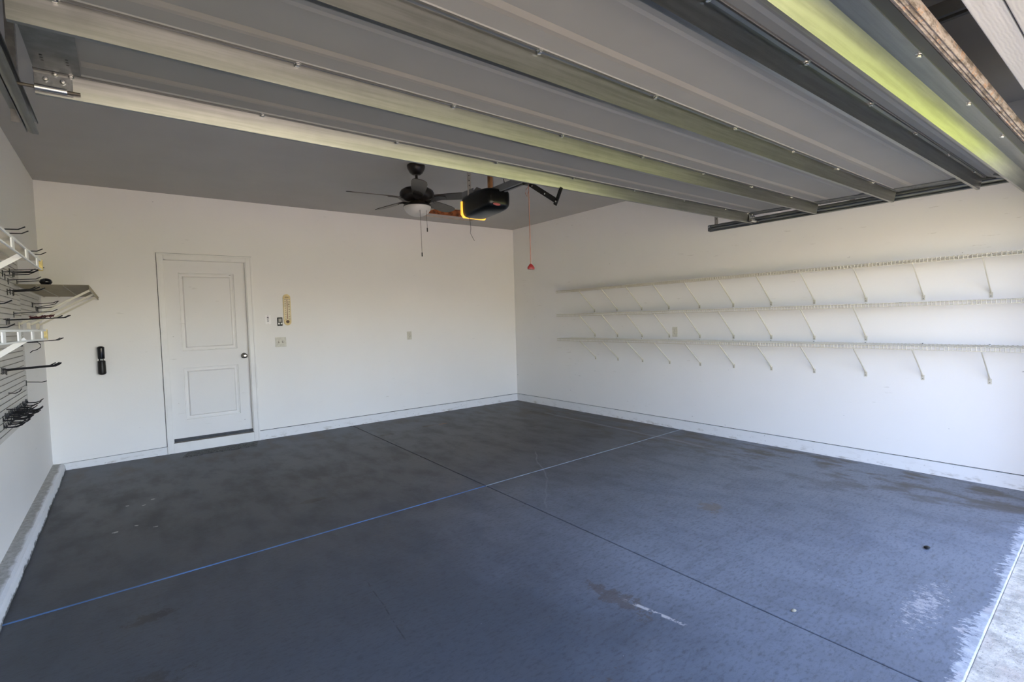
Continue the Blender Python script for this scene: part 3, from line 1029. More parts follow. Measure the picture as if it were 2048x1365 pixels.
# mounting saddle with slotted tabs
m = MB()
m.box(OX - .115, OX + .07, -3.62, -3.50, 2.368, 2.372)
m.prism([(OX - .12, 2.335), (OX - .05, 2.335), (OX - .05, 2.395), (OX - .09, 2.402), (OX - .12, 2.372)], 'y', -3.622, -3.619)
m.box(OX - .121, OX - .118, -3.62, -3.46, 2.33, 2.392)
m.build('mounting_saddle', M['rail'], op, bevel=.001)
# rail: C-section pair of walls with dark slot below
m = MB()


def rail_seg(x0, x1, z0, z1, ya=-3.66, yb=-6.483):
    vs = [(x, y, rz(y) + z) for y in (ya, yb) for (x, z) in ((x0, z0), (x1, z0), (x1, z1), (x0, z1))]
    m.add(vs, [(0, 1, 2, 3), (7, 6, 5, 4), (0, 4, 5, 1), (1, 5, 6, 2), (2, 6, 7, 3), (3, 7, 4, 0)])


rail_seg(OX - .030, OX - .027, -.014, .026)
rail_seg(OX + .027, OX + .030, -.014, .026)
rail_seg(OX - .030, OX + .030, .026, .029)
rail_seg(OX - .030, OX - .012, -.017, -.014)
rail_seg(OX + .012, OX + .030, -.017, -.014)
ra = m.build('rail', M['rail'], op)
m = MB()
m.tube([(OX, -3.67, rz(-3.67) - .002), (OX, -6.47, rz(-6.47) - .002)], .006, 8)
m.build('drive_chain', M['black_matte'], ra)
m = MB()
m.box(OX - .034, OX + .034, -6.485, -6.45, rz(-6.46) - .03, rz(-6.46) + .05)
m.build('header_bracket', M['stile'], op)
# carriage, bent arm, release cord
m = MB().box(OX - .022, OX + .022, -4.24, -4.08, rz(-4.15) - .036, rz(-4.15) - .006)
m.build('carriage', M['black_matte'], op, bevel=.003)
m = MB()
m.bar((OX, -4.13, 2.322), (OX, -4.400, 2.150), .006, .034, up=(0, 1, 1))
m.bar((OX, -4.375, 2.158), (OX, -4.405, 2.140), .006, .044, up=(0, 1, 1))
m.bar((OX + .005, -4.385, 2.146), (OX + .005, -4.438, 2.232), .006, .032, up=(0, 1, 0))
ar = m.build('door_arm', M['black_matte'], op, bevel=.003)
for (yy, zz) in ((-4.165, 2.300), (-4.29, 2.221), (-4.395, 2.150)):
    MB().lathe([(.006, OX - .0032), (.006, OX - .009), (.003, OX - .010)], 0, yy, 8, 'x', zz).build('bolt', M['screw'], ar)
m = MB().tube([(OX, -4.12, 2.318), (OX - .001, -4.12, 2.1), (OX + .002, -4.118, 1.9), (OX + .001, -4.12, 1.768)], .0032, 6)
m.tube([(OX - .004, -4.12, 2.30), (OX - .018, -4.115, 2.285), (OX - .022, -4.11, 2.262), (OX - .010, -4.112, 2.24), (OX - .004, -4.12, 2.27)], .0028, 6)
rc = m.build('release_cord', M['cord'], op)
m = MB().lathe([(.004, 1.782), (.010, 1.778), (.020, 1.765), (.026, 1.757), (.026, 1.744), (.018, 1.742)], OX + .001, -4.12, 14)
m.v = [(OX + (x - OX) * 1.15, -4.12 + (y + 4.12) * .5, z) for x, y, z in m.v]
m.build('pull_handle', M['red'], rc, smooth=True, label='red pull handle')
# hangers: two perforated straps, a wood strip, a black cable
for (hx, hy) in ((OX - .118, -3.56), (OX + .095, -3.56)):
    m = MB()
    m.box(hx - .016, hx + .016, hy - .002, hy + .001, 2.345, H)
    hh = m
    hh.cur = 1
    for k in range(14):
        hh.lathe([(.0045, hy - .0026), (.0045, hy + .0016)], hx, 0, 10, 'y', 2.385 + k * .037)
    m.build('perforated_strap', [M['zinc'], M['black_matte']], op)
MB().box(OX + .052, OX + .074, -3.60, -3.562, 2.372, H).build('wood_strip', M['wood'], op, label='bare orange wood strip')
MB().tube([(OX + .06, -3.70, 2.37), (OX + .145, -3.66, 2.44), (OX + .15, -3.62, 2.55), (OX + .135, -3.6, 2.70), (OX + .14, -3.6, H)], .006, 8).build('power_cable', M['black_matte'], op)
MB().tube([(OX - .09, -3.50, 2.21), (OX - .066, -3.48, 2.165), (OX - .055, -3.47, 2.12), (OX - .062, -3.47, 2.085), (OX - .045, -3.47, 2.055), (OX - .02, -3.46, 2.03)], .0016, 6).build('antenna_wire', M['black_matte'], op)

# ------------------------------------------------------------------ ceiling fan
FX, FY = -3.010, -2.390
fan = thing('ceiling_fan', 'dark bronze five-blade ceiling fan with frosted bowl light and pull chains', 'ceiling fan', (FX, FY, H))
MB().lathe([(.074, H), (.084, H - .006), (.086, H - .020), (.080, H - .045), (.062, H - .078), (.040, H - .095), (.030, H - .10)], FX, FY, 32).build('canopy', M['bronze'], fan, smooth=True)
MB().lathe([(.013, H - .09), (.013, H - .155), (.018, H - .165), (.034, H - .205), (.050, H - .222)], FX, FY, 20).build('downrod', M['bronze'], fan, smooth=True)
MB().lathe([(.05, 2.690), (.085, 2.686), (.125, 2.672), (.152, 2.655), (.164, 2.632), (.164, 2.600), (.152, 2.578), (.120, 2.560), (.080, 2.552), (.070, 2.545)], FX, FY, 40).build('motor_housing', M['bronze'], fan, smooth=True)
MB().lathe([(.070, 2.560), (.074, 2.552), (.080, 2.540), (.080, 2.528), (.092, 2.526), (.128, 2.520), (.134, 2.510), (.130, 2.504)], FX, FY, 32).build('switch_housing', M['bronze'], fan, smooth=True)
bowl = [(.126, 2.508), (.128, 2.496), (.120, 2.472), (.104, 2.450), (.080, 2.431), (.050, 2.418), (.02, 2.413), (.004, 2.412)]
MB().lathe(bowl, FX, FY, 40).build('light_bowl', M['glass'], fan, smooth=True, label='frosted white glass light bowl')
for k in range(5):
    a = R(245.0 + 72 * k)
    m = MB()
    # outline of the blade in its own frame: u along, v across
    out = []
    us = [0.0, .03, .12, .25, .38, .44, .475, .487]
    ws = [.050, .056, .062, .069, .070, .062, .042, .014]
    for u, w in zip(us, ws):
        out.append((u, w))
    for u, w in list(zip(us, ws))[::-1]:
        out.append((u, -w))
    P = R(-13)
    R0, zb = .175, 2.585

    def place(u, v, h):
        # pitch about the blade axis; droop is nil
        vv, hh = v * math.cos(P) - h * math.sin(P), v * math.sin(P) + h * math.cos(P)
        r = R0 + u
        return (FX + math.cos(a) * r - math.sin(a) * vv, FY + math.sin(a) * r + math.cos(a) * vv, zb + hh)
    n = len(out)
    m.add([place(u, v, -.0035) for u, v in out] + [place(u, v, .0035) for u, v in out],
          [tuple(range(n)), tuple(range(2 * n - 1, n - 1, -1))] + [(i, (i + 1) % n, n + (i + 1) % n, n + i) for i in range(n)])
    m.build('fan_blade', M['blade'], fan, bevel=.0015)
    m = MB()

    def arm(pts, w):
        vs = []
        for u, h in pts:
            for s_ in (-1, 1):
                vs.append(place(u - R0, s_ * w(u), h))
        for u, h in pts:
            for s_ in (-1, 1):
                vs.append(place(u - R0, s_ * w(u), h - .007))
        k_ = len(pts)
        fs = []
        for i in range(k_ - 1):
            fs += [(2 * i, 2 * i + 1, 2 * i + 3, 2 * i + 2), (2 * k_ + 2 * i, 2 * k_ + 2 * i + 2, 2 * k_ + 2 * i + 3, 2 * k_ + 2 * i + 1),
                   (2 * i, 2 * i + 2, 2 * k_ + 2 * i + 2, 2 * k_ + 2 * i), (2 * i + 1, 2 * k_ + 2 * i + 1, 2 * k_ + 2 * i + 3, 2 * i + 3)]
        fs += [(0, 2 * k_, 2 * k_ + 1, 1), (2 * k_ - 2, 2 * k_ - 1, 4 * k_ - 1, 4 * k_ - 2)]
        m.add(vs, fs)
    arm([(.065, -.030), (.10, -.038), (.14, -.034), (.175, -.010), (.22, -.0045), (.28, -.0045)], lambda u: .018 if u < .16 else (.045 if u < .24 else .024))
    m.build('blade_arm', M['bronze'], fan, bevel=.001)
MB().tube([(FX - .028, FY - .10, 2.49), (FX - .028, FY - .105, 2.38), (FX - .024, FY - .105, 2.05)], .0017, 6).build('pull_chain', M['dark_metal'], fan)
c1 = MB().tube([(FX - .024, FY - .105, 2.055), (FX - .024, FY - .105, 2.018)], .0055, 8).build('pull_fob', M['black_matte'], fan)
MB().tube([(FX + .040, FY - .10, 2.49), (FX + .040, FY - .103, 2.38), (FX + .041, FY - .103, 2.29)], .0017, 6).build('pull_chain', M['dark_metal'], fan)
MB().tube([(FX + .041, FY - .103, 2.292), (FX + .041, FY - .103, 2.255)], .0055, 8).build('pull_fob', M['black_matte'], fan)


# ------------------------------------------------------------------ wire shelves on the right wall
def wire_shelf(zt, ybr, label, drop):
    ya, yb, xf = -1.375, -6.30, -.305
    t = thing('wire_shelf', label, 'wire shelf', (0, (ya + yb) / 2, zt), 'long wire shelves on the right wall')
    m = MB()
    r = .0027
    y = ya
    while y > yb:
        m.tube([(-.004, y, zt), (xf, y, zt), (xf - .003, y, zt - .004), (xf - .003, y, zt - .030)], r, 4)
        y -= .0262
    for (x, z, rr) in ((-.006, zt - .004, .0032), (-.11, zt - .004, .0028), (-.20, zt - .004, .0028), (xf + .002, zt - .0045, .0032), (xf - .0005, zt - .030, .0036)):
        m.tube([(x, ya, z), (x, yb, z)], rr, 6)
    m.build('shelf_deck', M['white_wire'], t)
    for y in ybr:
        b = MB()
        b.bar((xf + .002, y, zt - .031), (-.010, y, zt - drop + .030), .011, .007, up=(0, 1, 0))
        b.box(xf - .006, xf + .010, y - .006, y + .006, zt - .036, zt - .022)
        bo = b.build('support_brace', M['white_wire'], t, bevel=.001)
        f = MB().box(-.0045, 0.0, y - .011, y + .011, zt - drop - .012, zt - drop + .030)
        f.bar((-.010, y, zt - drop + .034), (-.002, y, zt - drop + .022), .013, .006, up=(0, 1, 0))
        f.build('brace_foot', M['white_wire'], bo)
        MB().lathe([(.0042, -.0048), (.0042, -.0065), (.002, -.007)], 0, y, 8, 'x', zt - drop).build('screw', M['stile'], bo)
        c = MB().box(-.014, 0.0, y - .006, y + .006, zt - .012, zt + .009)
        c.build('wall_clip', M['white_plastic'], t)
        MB().lathe([(.004, -.0142), (.004, -.0165)], 0, y, 8, 'x', zt + .004).build('clip_screw', M['stile'], t)
    return t


ybr = [-1.838, -2.25, -2.66, -3.07, -3.485, -3.893, -4.30, -4.710, -5.139, -5.550, -5.964]
wire_shelf(1.785, ybr, 'long white wire shelf on the right wall, topmost of three', .312)
wire_shelf(1.445, ybr[:9], 'long white wire shelf on the right wall, middle of three, two right braces missing', .318)
wire_shelf(1.095, ybr, 'long white wire shelf on the right wall, lowest of three', .292)


# ------------------------------------------------------------------ wall plates and small devices
def outlet(cx, cy, cz, axis, label, cat='outlet', mat='ivory'):
    """duplex outlet; axis 'y' = on back wall, '-x' = right wall, 'x' = left wall"""
    t = thing('electrical_outlet', label, cat, (cx, cy, cz))

    def tr(v):
        u, w, h = v          # u sideways, w up, h out of the wall
        if axis == 'y':
            return Vector((cx + u, cy - h, cz + w))
        if axis == '-x':
            return Vector((cx - h, cy - u, cz + w))
        return Vector((cx + h, cy + u, cz + w))
    m = MB().box(-.036, .036, -.059, .059, 0, .006).xform(tr)
    m.build('cover_plate', M[mat], t, bevel=.002)
    for s_ in (-1, 1):
        m = MB()
        pts = [(.0165 * math.cos(a) * 1.0, .0145 * math.sin(a)) for a in [2 * math.pi * k / 16 for k in range(16)]]
        m.prism([(p[0], p[1] + s_ * .0205) for p in pts], 'z', .006, .008)
        m.xform(tr)
        so = m.build('socket', M[mat], t)
        m = MB()
        m.box(-.0065, -.0045, s_ * .0205 - .001, s_ * .0205 + .007, .008, .0085).box(.0045, .0065, s_ * .0205 - .001, s_ * .0205 + .007, .008, .0085)
        m.box(-.002, .002, s_ * .0205 - .009, s_ * .0205 - .005, .008, .0085)
        m.xform(tr)
        m.build('slots', M['ink_dark'], so)
    return t


outlet(-1.983, 0, 1.200, 'y', 'ivory duplex outlet on the back wall')
outlet(0, -3.150, 1.188, '-x', 'ivory duplex outlet on the right wall between the middle and lowest wire shelves')
outlet(W, -.36, 1.487, 'x', 'brownish ivory outlet on the left wall under the corner shelf', mat='ivory')

sw = thing('light_switch', 'ivory double toggle switch plate beside the entry door', 'light switch', (-3.747, 0, 1.197))
MB().box(-3.811, -3.683, -.006, 0, 1.136, 1.257).build('cover_plate', M['ivory'], sw, bevel=.002)
for dx in (-.024, .022):
    MB().box(-3.747 + dx - .005, -3.747 + dx + .005, -.008, -.006, 1.185, 1.209).build('slot', M['ink'], sw)
    MB().box(-3.747 + dx - .0035, -3.747 + dx + .0035, -.020, -.006, 1.196, 1.205, Matrix.Rotation(R(-25), 3, 'X')).build('toggle', M['ivory'], sw)

# instruction card
cd = thing('instruction_card', 'small white printed card on the back wall next to the entry door casing', 'card', (-3.882, 0, 1.48))
MB().box(-3.914, -3.850, -.003, 0, 1.426, 1.536).build('card', M['paper'], cd)
m = MB()
for k, (a, b) in enumerate(((-3.895, -3.872), (-3.892, -3.870), (-3.893, -3.874), (-3.892, -3.868), (-3.894, -3.873), (-3.892, -3.872))):
    m.box(a, b, -.0036, -.003, 1.502 - k * .0095, 1.506 - k * .0095)
m.box(-3.892, -3.874, -.0037, -.003, 1.507, 1.516)
m.build('printed_lines', M['ink_dark'], cd)
m = MB().lathe([(.0025, -.003), (.0025, -.0045)], -3.882, 0, 8, 'y', 1.532).lathe([(.0025, -.003), (.0025, -.0045)], -3.882, 0, 8, 'y', 1.430)
m.build('tacks', M['ink_dark'], cd)

# wall control of the opener
rc_ = thing('wall_remote', 'black push-button wall control with grey window beside the thermometer', 'wall control', (-3.746, 0, 1.455))
m = MB().box(-3.777, -3.716, -.016, 0, 1.400, 1.506)
m.build('body', M['black_matte'], rc_, bevel=.006)
MB().box(-3.764, -3.729, -.018, -.0155, 1.452, 1.490).build('window', M['screen'], rc_, bevel=.001)
MB().box(-3.770, -3.752, -.019, -.0155, 1.418, 1.438).build('push_button', M['white_plastic'], rc_, bevel=.002)
MB().lathe([(.010, -.0155), (.010, -.019), (.008, -.020)], -3.731, 0, 16, 'y', 1.429).build('push_button', M['white_plastic'], rc_)


# thermometer
def stadium(cx, cz, w, h, n=10):
    r = w / 2
    pts = []
    for k in range(n + 1):
        a = math.pi * k / n
        pts.append((cx + r * math.cos(a), cz + h / 2 - r + r * math.sin(a)))
    for k in range(n + 1):
        a = math.pi + math.pi * k / n
        pts.append((cx + r * math.cos(a), cz - h / 2 + r + r * math.sin(a)))
    return pts


TX, TZ = -3.655, 1.600
th = thing('thermometer', 'tall yellowed wall thermometer with rounded ends on the back wall', 'thermometer', (TX, 0, TZ))
MB().prism(stadium(TX, TZ, .088, .392), 'y', -.014, 0).build('case', M['thermo'], th, bevel=.003)
MB().box(TX - .036, TX + .036, -.0150, -.0138, TZ - .125, TZ + .140).build('scale_plate', M['thermo_face'], th)
MB().tube([(TX + .001, -.017, TZ + .138), (TX + .001, -.017, TZ - .118)], .0028, 8).build('glass_tube', M['red'], th, label='red-brown liquid column')
MB().lathe([(.020, -.0138), (.020, -.018), (.012, -.0185), (.012, -.016), (.004, -.016)], TX, 0, 20, 'y', TZ - .150).build('dial', M['ink'], th)


def text_cols(items, name, mat, parent):
    bm = bmesh.new()
    for body, size, x, y, z in items:
        cu_ = bpy.data.curves.new(name, 'FONT')
        cu_.body = body
        cu_.size = size
        cu_.align_x = 'CENTER'
        cu_.align_y = 'CENTER'
        cu_.extrude = .0003
        to = bpy.data.objects.new('tmp_text', cu_)
        col.objects.link(to)
        bpy.context.view_layer.update()
        dg = bpy.context.evaluated_depsgraph_get()
        me = bpy.data.meshes.new_from_object(to.evaluated_get(dg))
        bpy.data.objects.remove(to)
        me.transform(Matrix.Translation(Vector((x, y, z)) - Vector(parent['_w'])) @ Matrix.Rotation(R(90), 4, 'X'))
        bm.from_mesh(me)
        bpy.data.meshes.remove(me)
    me = bpy.data.meshes.new(name)
    bm.to_mesh(me)
    bm.free()
    me.materials.append(mat)
    o = bpy.data.objects.new(name, me)
    col.objects.link(o)
    o.parent = parent
    return o


items = []
for k, s_ in enumerate(('50', '40', '30', '20', '10', '0', '10', '20', '30', '40')):
    items.append((s_, .019, TX - .022, -.0154, TZ + .130 - k * .0275))
for k, s_ in enumerate(('120', '100', '80', '60', '40', '20', '0', '20', '40')):
    items.append((s_, .019, TX + .022, -.0154, TZ + .130 - k * .0310))
text_cols(items, 'scale_numerals', M['ink'], th)
m = MB().box(TX - .022, TX + .022, -.0148, -.0138, TZ + .155, TZ + .162)
m.build('header_mark', M['ink'], th)

# black wall handset
hs_ = thing('wall_flashlight', 'black upright two-piece device with rounded ends mounted left of the entry door', 'flashlight', (-5.503, 0, 1.094))
HXC = -5.503


def half(z0, z1, r, dome_top):
    pr = []
    n = 6
    if dome_top:
        pr = [(r * .95, z0), (r, z0 + .004), (r, z1 - r * .75)] + [(r * 1.06 * math.cos(R(15 * k)), z1 - r * .75 + r * .75 * math.sin(R(15 * k))) for k in range(n)] + [(.002, z1)]
    else:
        pr = [(.002, z0)] + [(r * 1.05 * math.cos(R(90 - 15 * k)), z0 + r * .6 - r * .6 * math.sin(R(90 - 15 * k))) for k in range(1, n + 1)] + [(r, z1 - .004), (r * .95, z1)]
    return MB().lathe(pr, HXC, -.036, 24)


half(1.114, 1.246, .030, True).build('upper_body', M['black_plastic'], hs_, smooth=True)
half(.945, 1.092, .033, False).build('lower_body', M['black_matte'], hs_, smooth=True)
MB().lathe([(.012, 1.088), (.012, 1.118)], HXC, -.036, 12).build('neck', M['black_matte'], hs_)
m = MB()
for dx in (-.024, -.004, .007, .022):
    m.box(HXC + dx - .003, HXC + dx + .003, -.068, -.055, 1.098, 1.113)
m.build('clips', M['white_plastic'], hs_)
MB().box(HXC - .024, HXC + .024, -.012, 0, .97, 1.22).build('wall_plate', M['black_matte'], hs_, bevel=.004)

# step mat remnant
m = MB()
rnd = random.Random(9)
top_, bot_ = [], []
for k in range(15):
    f = k / 14
    x = -4.80 + .72 * f
    top_.append((x + rnd.uniform(-.004, .004), -.085 - .10 * f * 0 + rnd.uniform(-.008, .008)))
    bot_.append((x - .06 + rnd.uniform(-.006, .006), -.300 + rnd.uniform(-.02, .02)))
m.prism(top_ + bot_[::-1], 'z', 0.0, .005)
tag(m.build('floor_mat', M['mat'], origin=(-4.45, -.2, 0)), 'thin ragged dark grey textured mat on the floor before the entry door', 'floor mat')

# leaf and nut on the floor
m = MB().lathe([(.004, 0.001), (.016, .003), (.022, .008), (.016, .013), (.005, .015)], 0, 0, 12)
m.v = [(-1.661 + a * 1.0, -5.967 + b * .75, c) for a, b, c in m.v]
tag(m.build('seed_pod', M['black_matte'], origin=(-1.661, -5.967, 0), smooth=True), 'small dark oval pod lying on the floor near the sill', 'seed pod')
m = MB().lathe([(.003, 0.001), (.011, .002), (.013, .006), (.006, .010)], 0, 0, 10)
m.v = [(-2.880 + a, -5.755 + b * .8, c) for a, b, c in m.v]
tag(m.build('pebble', M['tan'], origin=(-2.88, -5.755, 0), smooth=True), 'tiny brown pebble beside the dark floor joint', 'pebble')

# ------------------------------------------------------------------ slat wall on the left
sp = thing('slatwall', 'beige horizontal-slat storage panel on the left wall', 'slat wall', (W, -3.0, .745))


def slats(y0, y1, z0, z1):
    b = MB().box(W + .001, W + .007, y0, y1, z0, z1)
    bo = b.build('backing_board', M['groove'], sp)
    m = MB()
    z = z0
    p = .038
    while z < z1 - .01:
        zt = min(z + p - .006, z1)
        m.prism([(W + .005, z), (W + .016, z), (W + .016, zt), (W + .005, zt - .003)], 'y', y0, y1)
        z += p
    m.build('slat_panel', M['slat'], sp, label='grooved slat panel')


slats(-5.2, -1.44, 1.505, 1.975)
slats(-5.2, -1.40, .745, 1.500)
slats(-1.438, -.30, 1.52, 1.74)


# ------------------------------------------------------------------ fascia shelves hung on the slat wall
def fascia_shelf(zt, zb, label):
    xf = W + .300
    y0, y1 = -3.095, -5.0
    t = thing('slatwall_shelf', label, 'shelf', (W + .016, -4.0, zb), 'white shelves hung on the slat wall')
    m = MB()
    y = y0 - .01
    while y > y1:
        m.tube([(W + .022, y, zt - .004), (xf - .004, y, zt - .004)], .0018, 4)
        y -= .0125
    for x in (W + .034, W + .11, W + .20):
        m.tube([(x, y0, zt - .008), (x, y1, zt - .008)], .003, 6)
    m.build('wire_deck', M['white_wire'], t)
    m = MB()
    m.box(xf - .004, xf + .003, y1, y0, zt - .009, zt)
    m.box(xf - .004, xf + .003, y1, y0, zb, zb + .007)
    m.build('front_rails', M['white_plastic'], t, bevel=.001)
    for yp in (-3.245, -3.60, -3.975, -4.31, -4.66):
        MB().box(xf - .003, xf + .002, yp - .030, yp + .030, zb + .006, zt - .008).build('front_post', M['white_plastic'], t)
    MB().box(xf - .012, xf + .007, y0 - .018, y0 + .004, zb - .002, zt + .001).build('end_cap', M['yellow_cap'], t, bevel=.003, label='yellowed end cap')
    for yb_ in (-3.70, -4.55):
        b = MB()
        b.bar((xf - .012, yb_, zb + .010), (W + .032, yb_, zb - .178), .022, .006, up=(0, 1, 0))
        b.box(W + .018, W + .034, yb_ - .012, yb_ + .012, zb - .21, zb - .165)
        b.build('support_brace', M['white_plastic'], t)


fascia_shelf(1.798, 1.742, 'white slotted-front shelf high on the slat wall at the left edge')
fascia_shelf(1.423, 1.370, 'white slotted-front shelf at eye level on the slat wall, left edge')

# corner shelf running to the back wall
cs = thing('corner_wire_shelf', 'beige wire shelf in the back left corner with long diagonal braces', 'wire shelf', (W, -.9, 1.76))
m = MB()
y = -.012
xf = -5.500
while y > -1.70:
    m.tube([(W + .022, y, 1.762), (xf, y, 1.762), (xf + .003, y, 1.757), (xf + .003, y, 1.728)], .0026, 4)
    y -= .0125
for (x, z) in ((W + .026, 1.757), (-5.80, 1.757), (-5.65, 1.757), (xf, 1.757), (xf + .001, 1.728)):
    m.tube([(x, -.01, z), (x, -1.70, z)], .0034, 6)
m.build('shelf_deck', M['tan'], cs)
for y in (-1.60, -1.05, -.50):
    b = MB()
    b.bar((xf, y, 1.728), (W + .026, y, 1.475), .016, .010, up=(0, 1, 0))
    b.box(W + (.0175 if y < -1.4 else 0), W + .024, y - .012, y + .012, 1.44, 1.49)
    b.build('support_brace', M['white_wire'], cs, bevel=.001)
m = MB().box(xf - .02, xf + .012, -.014, 0, 1.725, 1.768)
m.build('end_bracket', M['white_plastic'], cs)
m = MB().lathe([(.004, -.014), (.004, -.018)], xf + .006, 0, 8, 'y', 1.752)
m.build('screw', M['stile'], cs)
m = MB().lathe([(.006, 0), (.026, .004), (.036, .016), (.038, .026), (.032, .040), (.014, .050), (.003, .051)], 0, 0, 20)
m.v = [(-5.752 + a, -1.60 + b * 1.1, c + 1.766) for a, b, c in m.v]
tag(m.build('round_cap', M['black_plastic'], origin=(-5.752, -1.6, 1.766), smooth=True), 'black rounded lump resting on the corner wire shelf', 'cap')


# ------------------------------------------------------------------ hooks
def peg(y, z, L, label, group=None, skew=0.0, rise=.018, tipup=.016, mat='black_wire', twin=False, r=.0032, tl=.028):
    x0 = W + .016
    m = MB()
    for dy in ((-.012, .012) if twin else (0,)):
        xe, ye = W + L, y + dy + skew
        xb = xe - tl
        m.tube([(x0 + .004, y + dy, z), (xb, y + dy + (ye - y - dy) * .9, z + rise * .55), (xe, ye, z + rise * .55 + tipup)], r, 6)
    hw = .019 if twin else .008
    m.box(x0 - .002, x0 + .004, y - hw, y + hw, z - .030, z + .012)
    m.box(x0 - .010, x0, y - hw, y + hw, z + .004, z + .012)
    o = m.build('slatwall_hook', M[mat], origin=(W, y, z))
    return tag(o, label, 'hook', group)


peg(-3.13, 1.940, .252, 'long black hook above the upper left shelf, upper of the frontmost two')
peg(-3.00, 1.938, .250, 'long black hook above the upper left shelf, lower of the frontmost two')
peg(-2.41, 1.915, .250, 'long black hook reaching out above the end of the upper left shelf')
peg(-2.25, 1.913, .252, 'long black hook just past the end of the upper left shelf, beside the similar one')
peg(-1.83, 1.852, .200, 'black hook whose tip shows right of the upper shelf end cap')
g1 = 'black hooks fanned under the upper left shelf'
peg(-1.646, 1.850, .150, 'black hook in the fan below the upper shelf end cap, rearmost', g1)
peg(-1.70, 1.842, .158, 'black hook in the fan just below the upper shelf end cap, second from the back', g1)
peg(-2.02, 1.800, .165, 'black hook with upright back plate at the left edge below the upper shelf', g1)
peg(-2.10, 1.815, .180, 'black hook under the upper left shelf, frontmost of the fan', g1)
peg(-1.909, 1.777, .187, 'black hook just above the corner wire shelf with drooping back plate')
peg(-1.542, 1.792, .184, 'black hook above the corner wire shelf pointing past the slat panel edge')
g2 = 'bundle of black hooks crossing the corner shelf'
peg(-1.713, 1.712, .187, 'black hook in the thick bundle crossing the corner wire shelf, rear one', g2, r=.004)
peg(-1.745, 1.706, .180, 'black hook in the thick bundle crossing the corner wire shelf, second from the rear', g2, r=.004)
peg(-1.86, 1.708, .172, 'black hook in the thick bundle crossing the corner wire shelf, third from the rear', g2, r=.004)
peg(-1.97, 1.700, .160, 'black hook in the thick bundle crossing the corner wire shelf, frontmost', g2, r=.004)
peg(-.822, 1.655, .185, 'black hook with twin back plates under the corner shelf, upper pair', twin=False)
peg(-.79, 1.656, .180, 'black hook right behind the upper one under the corner shelf')
g3 = 'black hooks parked under the corner shelf'
peg(-.56, 1.628, .158, 'black hook in the low cluster under the corner shelf, front one', g3)
peg(-.514, 1.628, .151, 'black hook in the low cluster under the corner shelf, middle one', g3)
peg(-.47, 1.628, .150, 'black hook in the low cluster under the corner shelf, rear one', g3)
peg(-.60, 1.632, .175, 'black hook under the corner shelf twisted sharply upwards', tipup=.03, rise=.055)
peg(-1.777, 1.550, .252, 'single long thin black hook below the corner shelf')
g4 = 'long black hooks carrying the dark red wrap'
peg(-1.978, 1.500, .335, 'longest black hook, running under the corner shelf braces, rear one', g4, r=.0042)
peg(-2.03, 1.498, .330, 'longest black hook, running under the corner shelf braces, middle one', g4, r=.0042)
peg(-2.09, 1.496, .300, 'longest black hook, running under the corner shelf braces, front one', g4, r=.0042)
m = MB()
rnd = random.Random(3)
for q in range(5):
    pts = []
    for k in range(9):
        f = k / 8
        pts.append((W + .125 + .125 * f + rnd.uniform(-.004, .004), -2.03 + rnd.uniform(-.022, .022), 1.512 + .008 * f + rnd.uniform(-.008, .010)))
    m.tube(pts, .0032, 5)
tag(m.build('tangled_tie', M['red_wire'], origin=(W + .2, -2.03, 1.51)), 'dark red tangled tie wrapped around the longest black hooks', 'tie')
peg(-3.28, 1.548, .200, 'short black hook at the left edge below the twisted hooks')
peg(-3.28, 1.430, .205, 'short black hook right above the eye-level left shelf')
g5 = 'hooks below the eye-level shelf'
peg(-1.50, 1.335, .255, 'black hook poking out under the eye-level shelf end, rear one', g5)
peg(-1.56, 1.335, .252, 'black hook poking out under the eye-level shelf end, middle one', g5)
peg(-1.62, 1.336, .245, 'black hook poking out under the eye-level shelf end, front one', g5)
m = MB().tube([(W + .016, -1.62, 1.335), (W + .115, -1.62, 1.335), (W + .130, -1.62, 1.318), (W + .128, -1.62, 1.295), (W + .110, -1.62, 1.280), (W + .085, -1.62, 1.272), (W + .070, -1.62, 1.258)], .003, 6)
tag(m.build('curled_hook', M['black_wire'], origin=(W, -1.62, 1.33)), 'curly black hook drooping below the eye-level shelf end', 'hook')
g6 = 'thick bundle of long hooks on the lower slat wall'
peg(-2.215, 1.168, .285, 'long black hook in the thick lower bundle, lowest and rearmost', g6, r=.004)
peg(-2.26, 1.176, .290, 'long black hook in the thick lower bundle, second from the rear', g6, r=.004)
peg(-2.31, 1.180, .285, 'long black hook in the thick lower bundle, third from the rear', g6, r=.004)
peg(-2.36, 1.182, .270, 'long black hook in the thick lower bundle, frontmost', g6, r=.004)
peg(-1.445, 1.030, .135, 'lone short black hook on the rear edge of the slat panel', rise=-.018, tipup=.006)
for (y, z, L, s_) in ((-2.20, 1.02, .07, 'upper'), (-2.30, .925, .10, 'middle'), (-2.28, .880, .09, 'lower')):
    m = MB().tube([(W + .016, y, z), (W + L * .7, y, z - .006), (W + L, y, z + .004), (W + L + .012, y, z + .022)], .003, 6)
    tag(m.build('slatwall_hook', M['black_wire'], origin=(W, y, z)), 'small J-shaped black hook above the crowded hook rows, %s of three' % s_, 'hook')


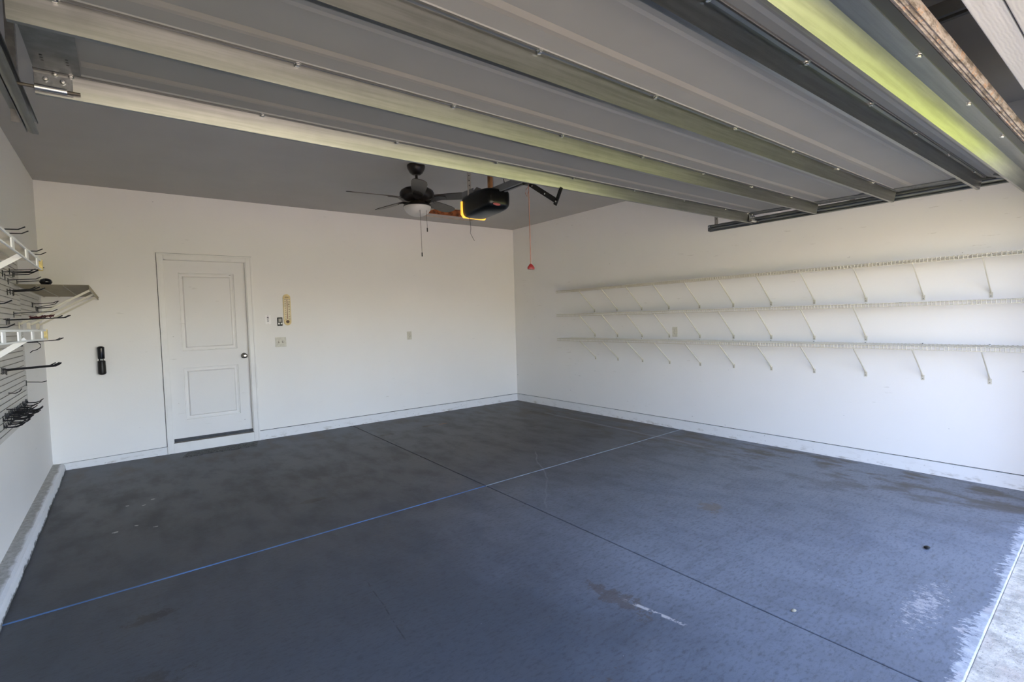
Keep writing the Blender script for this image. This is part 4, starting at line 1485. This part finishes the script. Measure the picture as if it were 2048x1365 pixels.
def loop_hook(y, z, L):
    m = MB()
    x0 = W + .016
    for dy in (-.010, .010):
        m.tube([(x0, y + dy, z + .02), (x0 + .006, y + dy, z), (x0 + L * .55, y + dy, z - .004), (x0 + L * .85, y + dy * .9, z + .006), (x0 + L, y + dy * .5, z + .018)], .0030, 5)
    m.tube([(x0 + L, y - .005, z + .018), (x0 + L + .002, y, z + .020), (x0 + L, y + .005, z + .018)], .0030, 5)
    m.box(x0 - .001, x0 + .003, y - .014, y + .014, z - .008, z + .030)
    return m


proto = None
rnd = random.Random(5)
for row, (zr, nm) in enumerate(((.872, 'upper'), (.822, 'lower'))):
    for k in range(15):
        y = -1.475 - k * .068 + rnd.uniform(-.008, .008)
        dz = rnd.uniform(-.006, .006) - .0 * k
        if proto is None:
            proto = loop_hook(y, zr, .092).build('loop_hook', M['black_wire'], origin=(W, y, zr))
            o = proto
        else:
            o = proto.copy()
            col.objects.link(o)
            o.location = (W, y, zr + dz)
            o.scale = (rnd.uniform(.9, 1.08), 1, 1)
        if k == 0:
            lab = 'black double-wire loop hook at the rear end of the %s crowded row' % nm
        else:
            lab = 'black double-wire loop hook in the %s crowded row low on the slat wall' % nm
        tag(o, lab, 'hook', None if k == 0 else 'loop hooks in the %s low row' % nm)

# ------------------------------------------------------------------ outside, behind the camera: unseen trees added to block sky and reflect green
rnd = random.Random(11)
m = MB()
for k in range(18):
    cx_ = 8.5 + k * 1.4 + rnd.uniform(-.6, .6)
    cy_ = -11 - k * .9 + rnd.uniform(-1.5, 1.5)
    rr = rnd.uniform(1.8, 2.8)
    hh = rnd.uniform(5.0, 7.0)
    bm = bmesh.new()
    bmesh.ops.create_icosphere(bm, subdivisions=3, radius=1.0)
    vs = []
    for v in bm.verts:
        j = 1 + .16 * math.sin(v.co.x * 9 + k) * math.sin(v.co.y * 8 + 2 * k) + .12 * math.sin(v.co.z * 11 + k * 3)
        vs.append((cx_ + v.co.x * rr * j, cy_ + v.co.y * rr * j, hh * .5 + v.co.z * hh * .52 * j))
    fs = [tuple(v.index for v in f.verts) for f in bm.faces]
    bm.free()
    m.add(vs, fs)
structure(m.build('unseen_trees', M['leaf'], smooth=True))

# clean helper properties
for o in bpy.data.objects:
    if '_w' in o.keys():
        del o['_w']
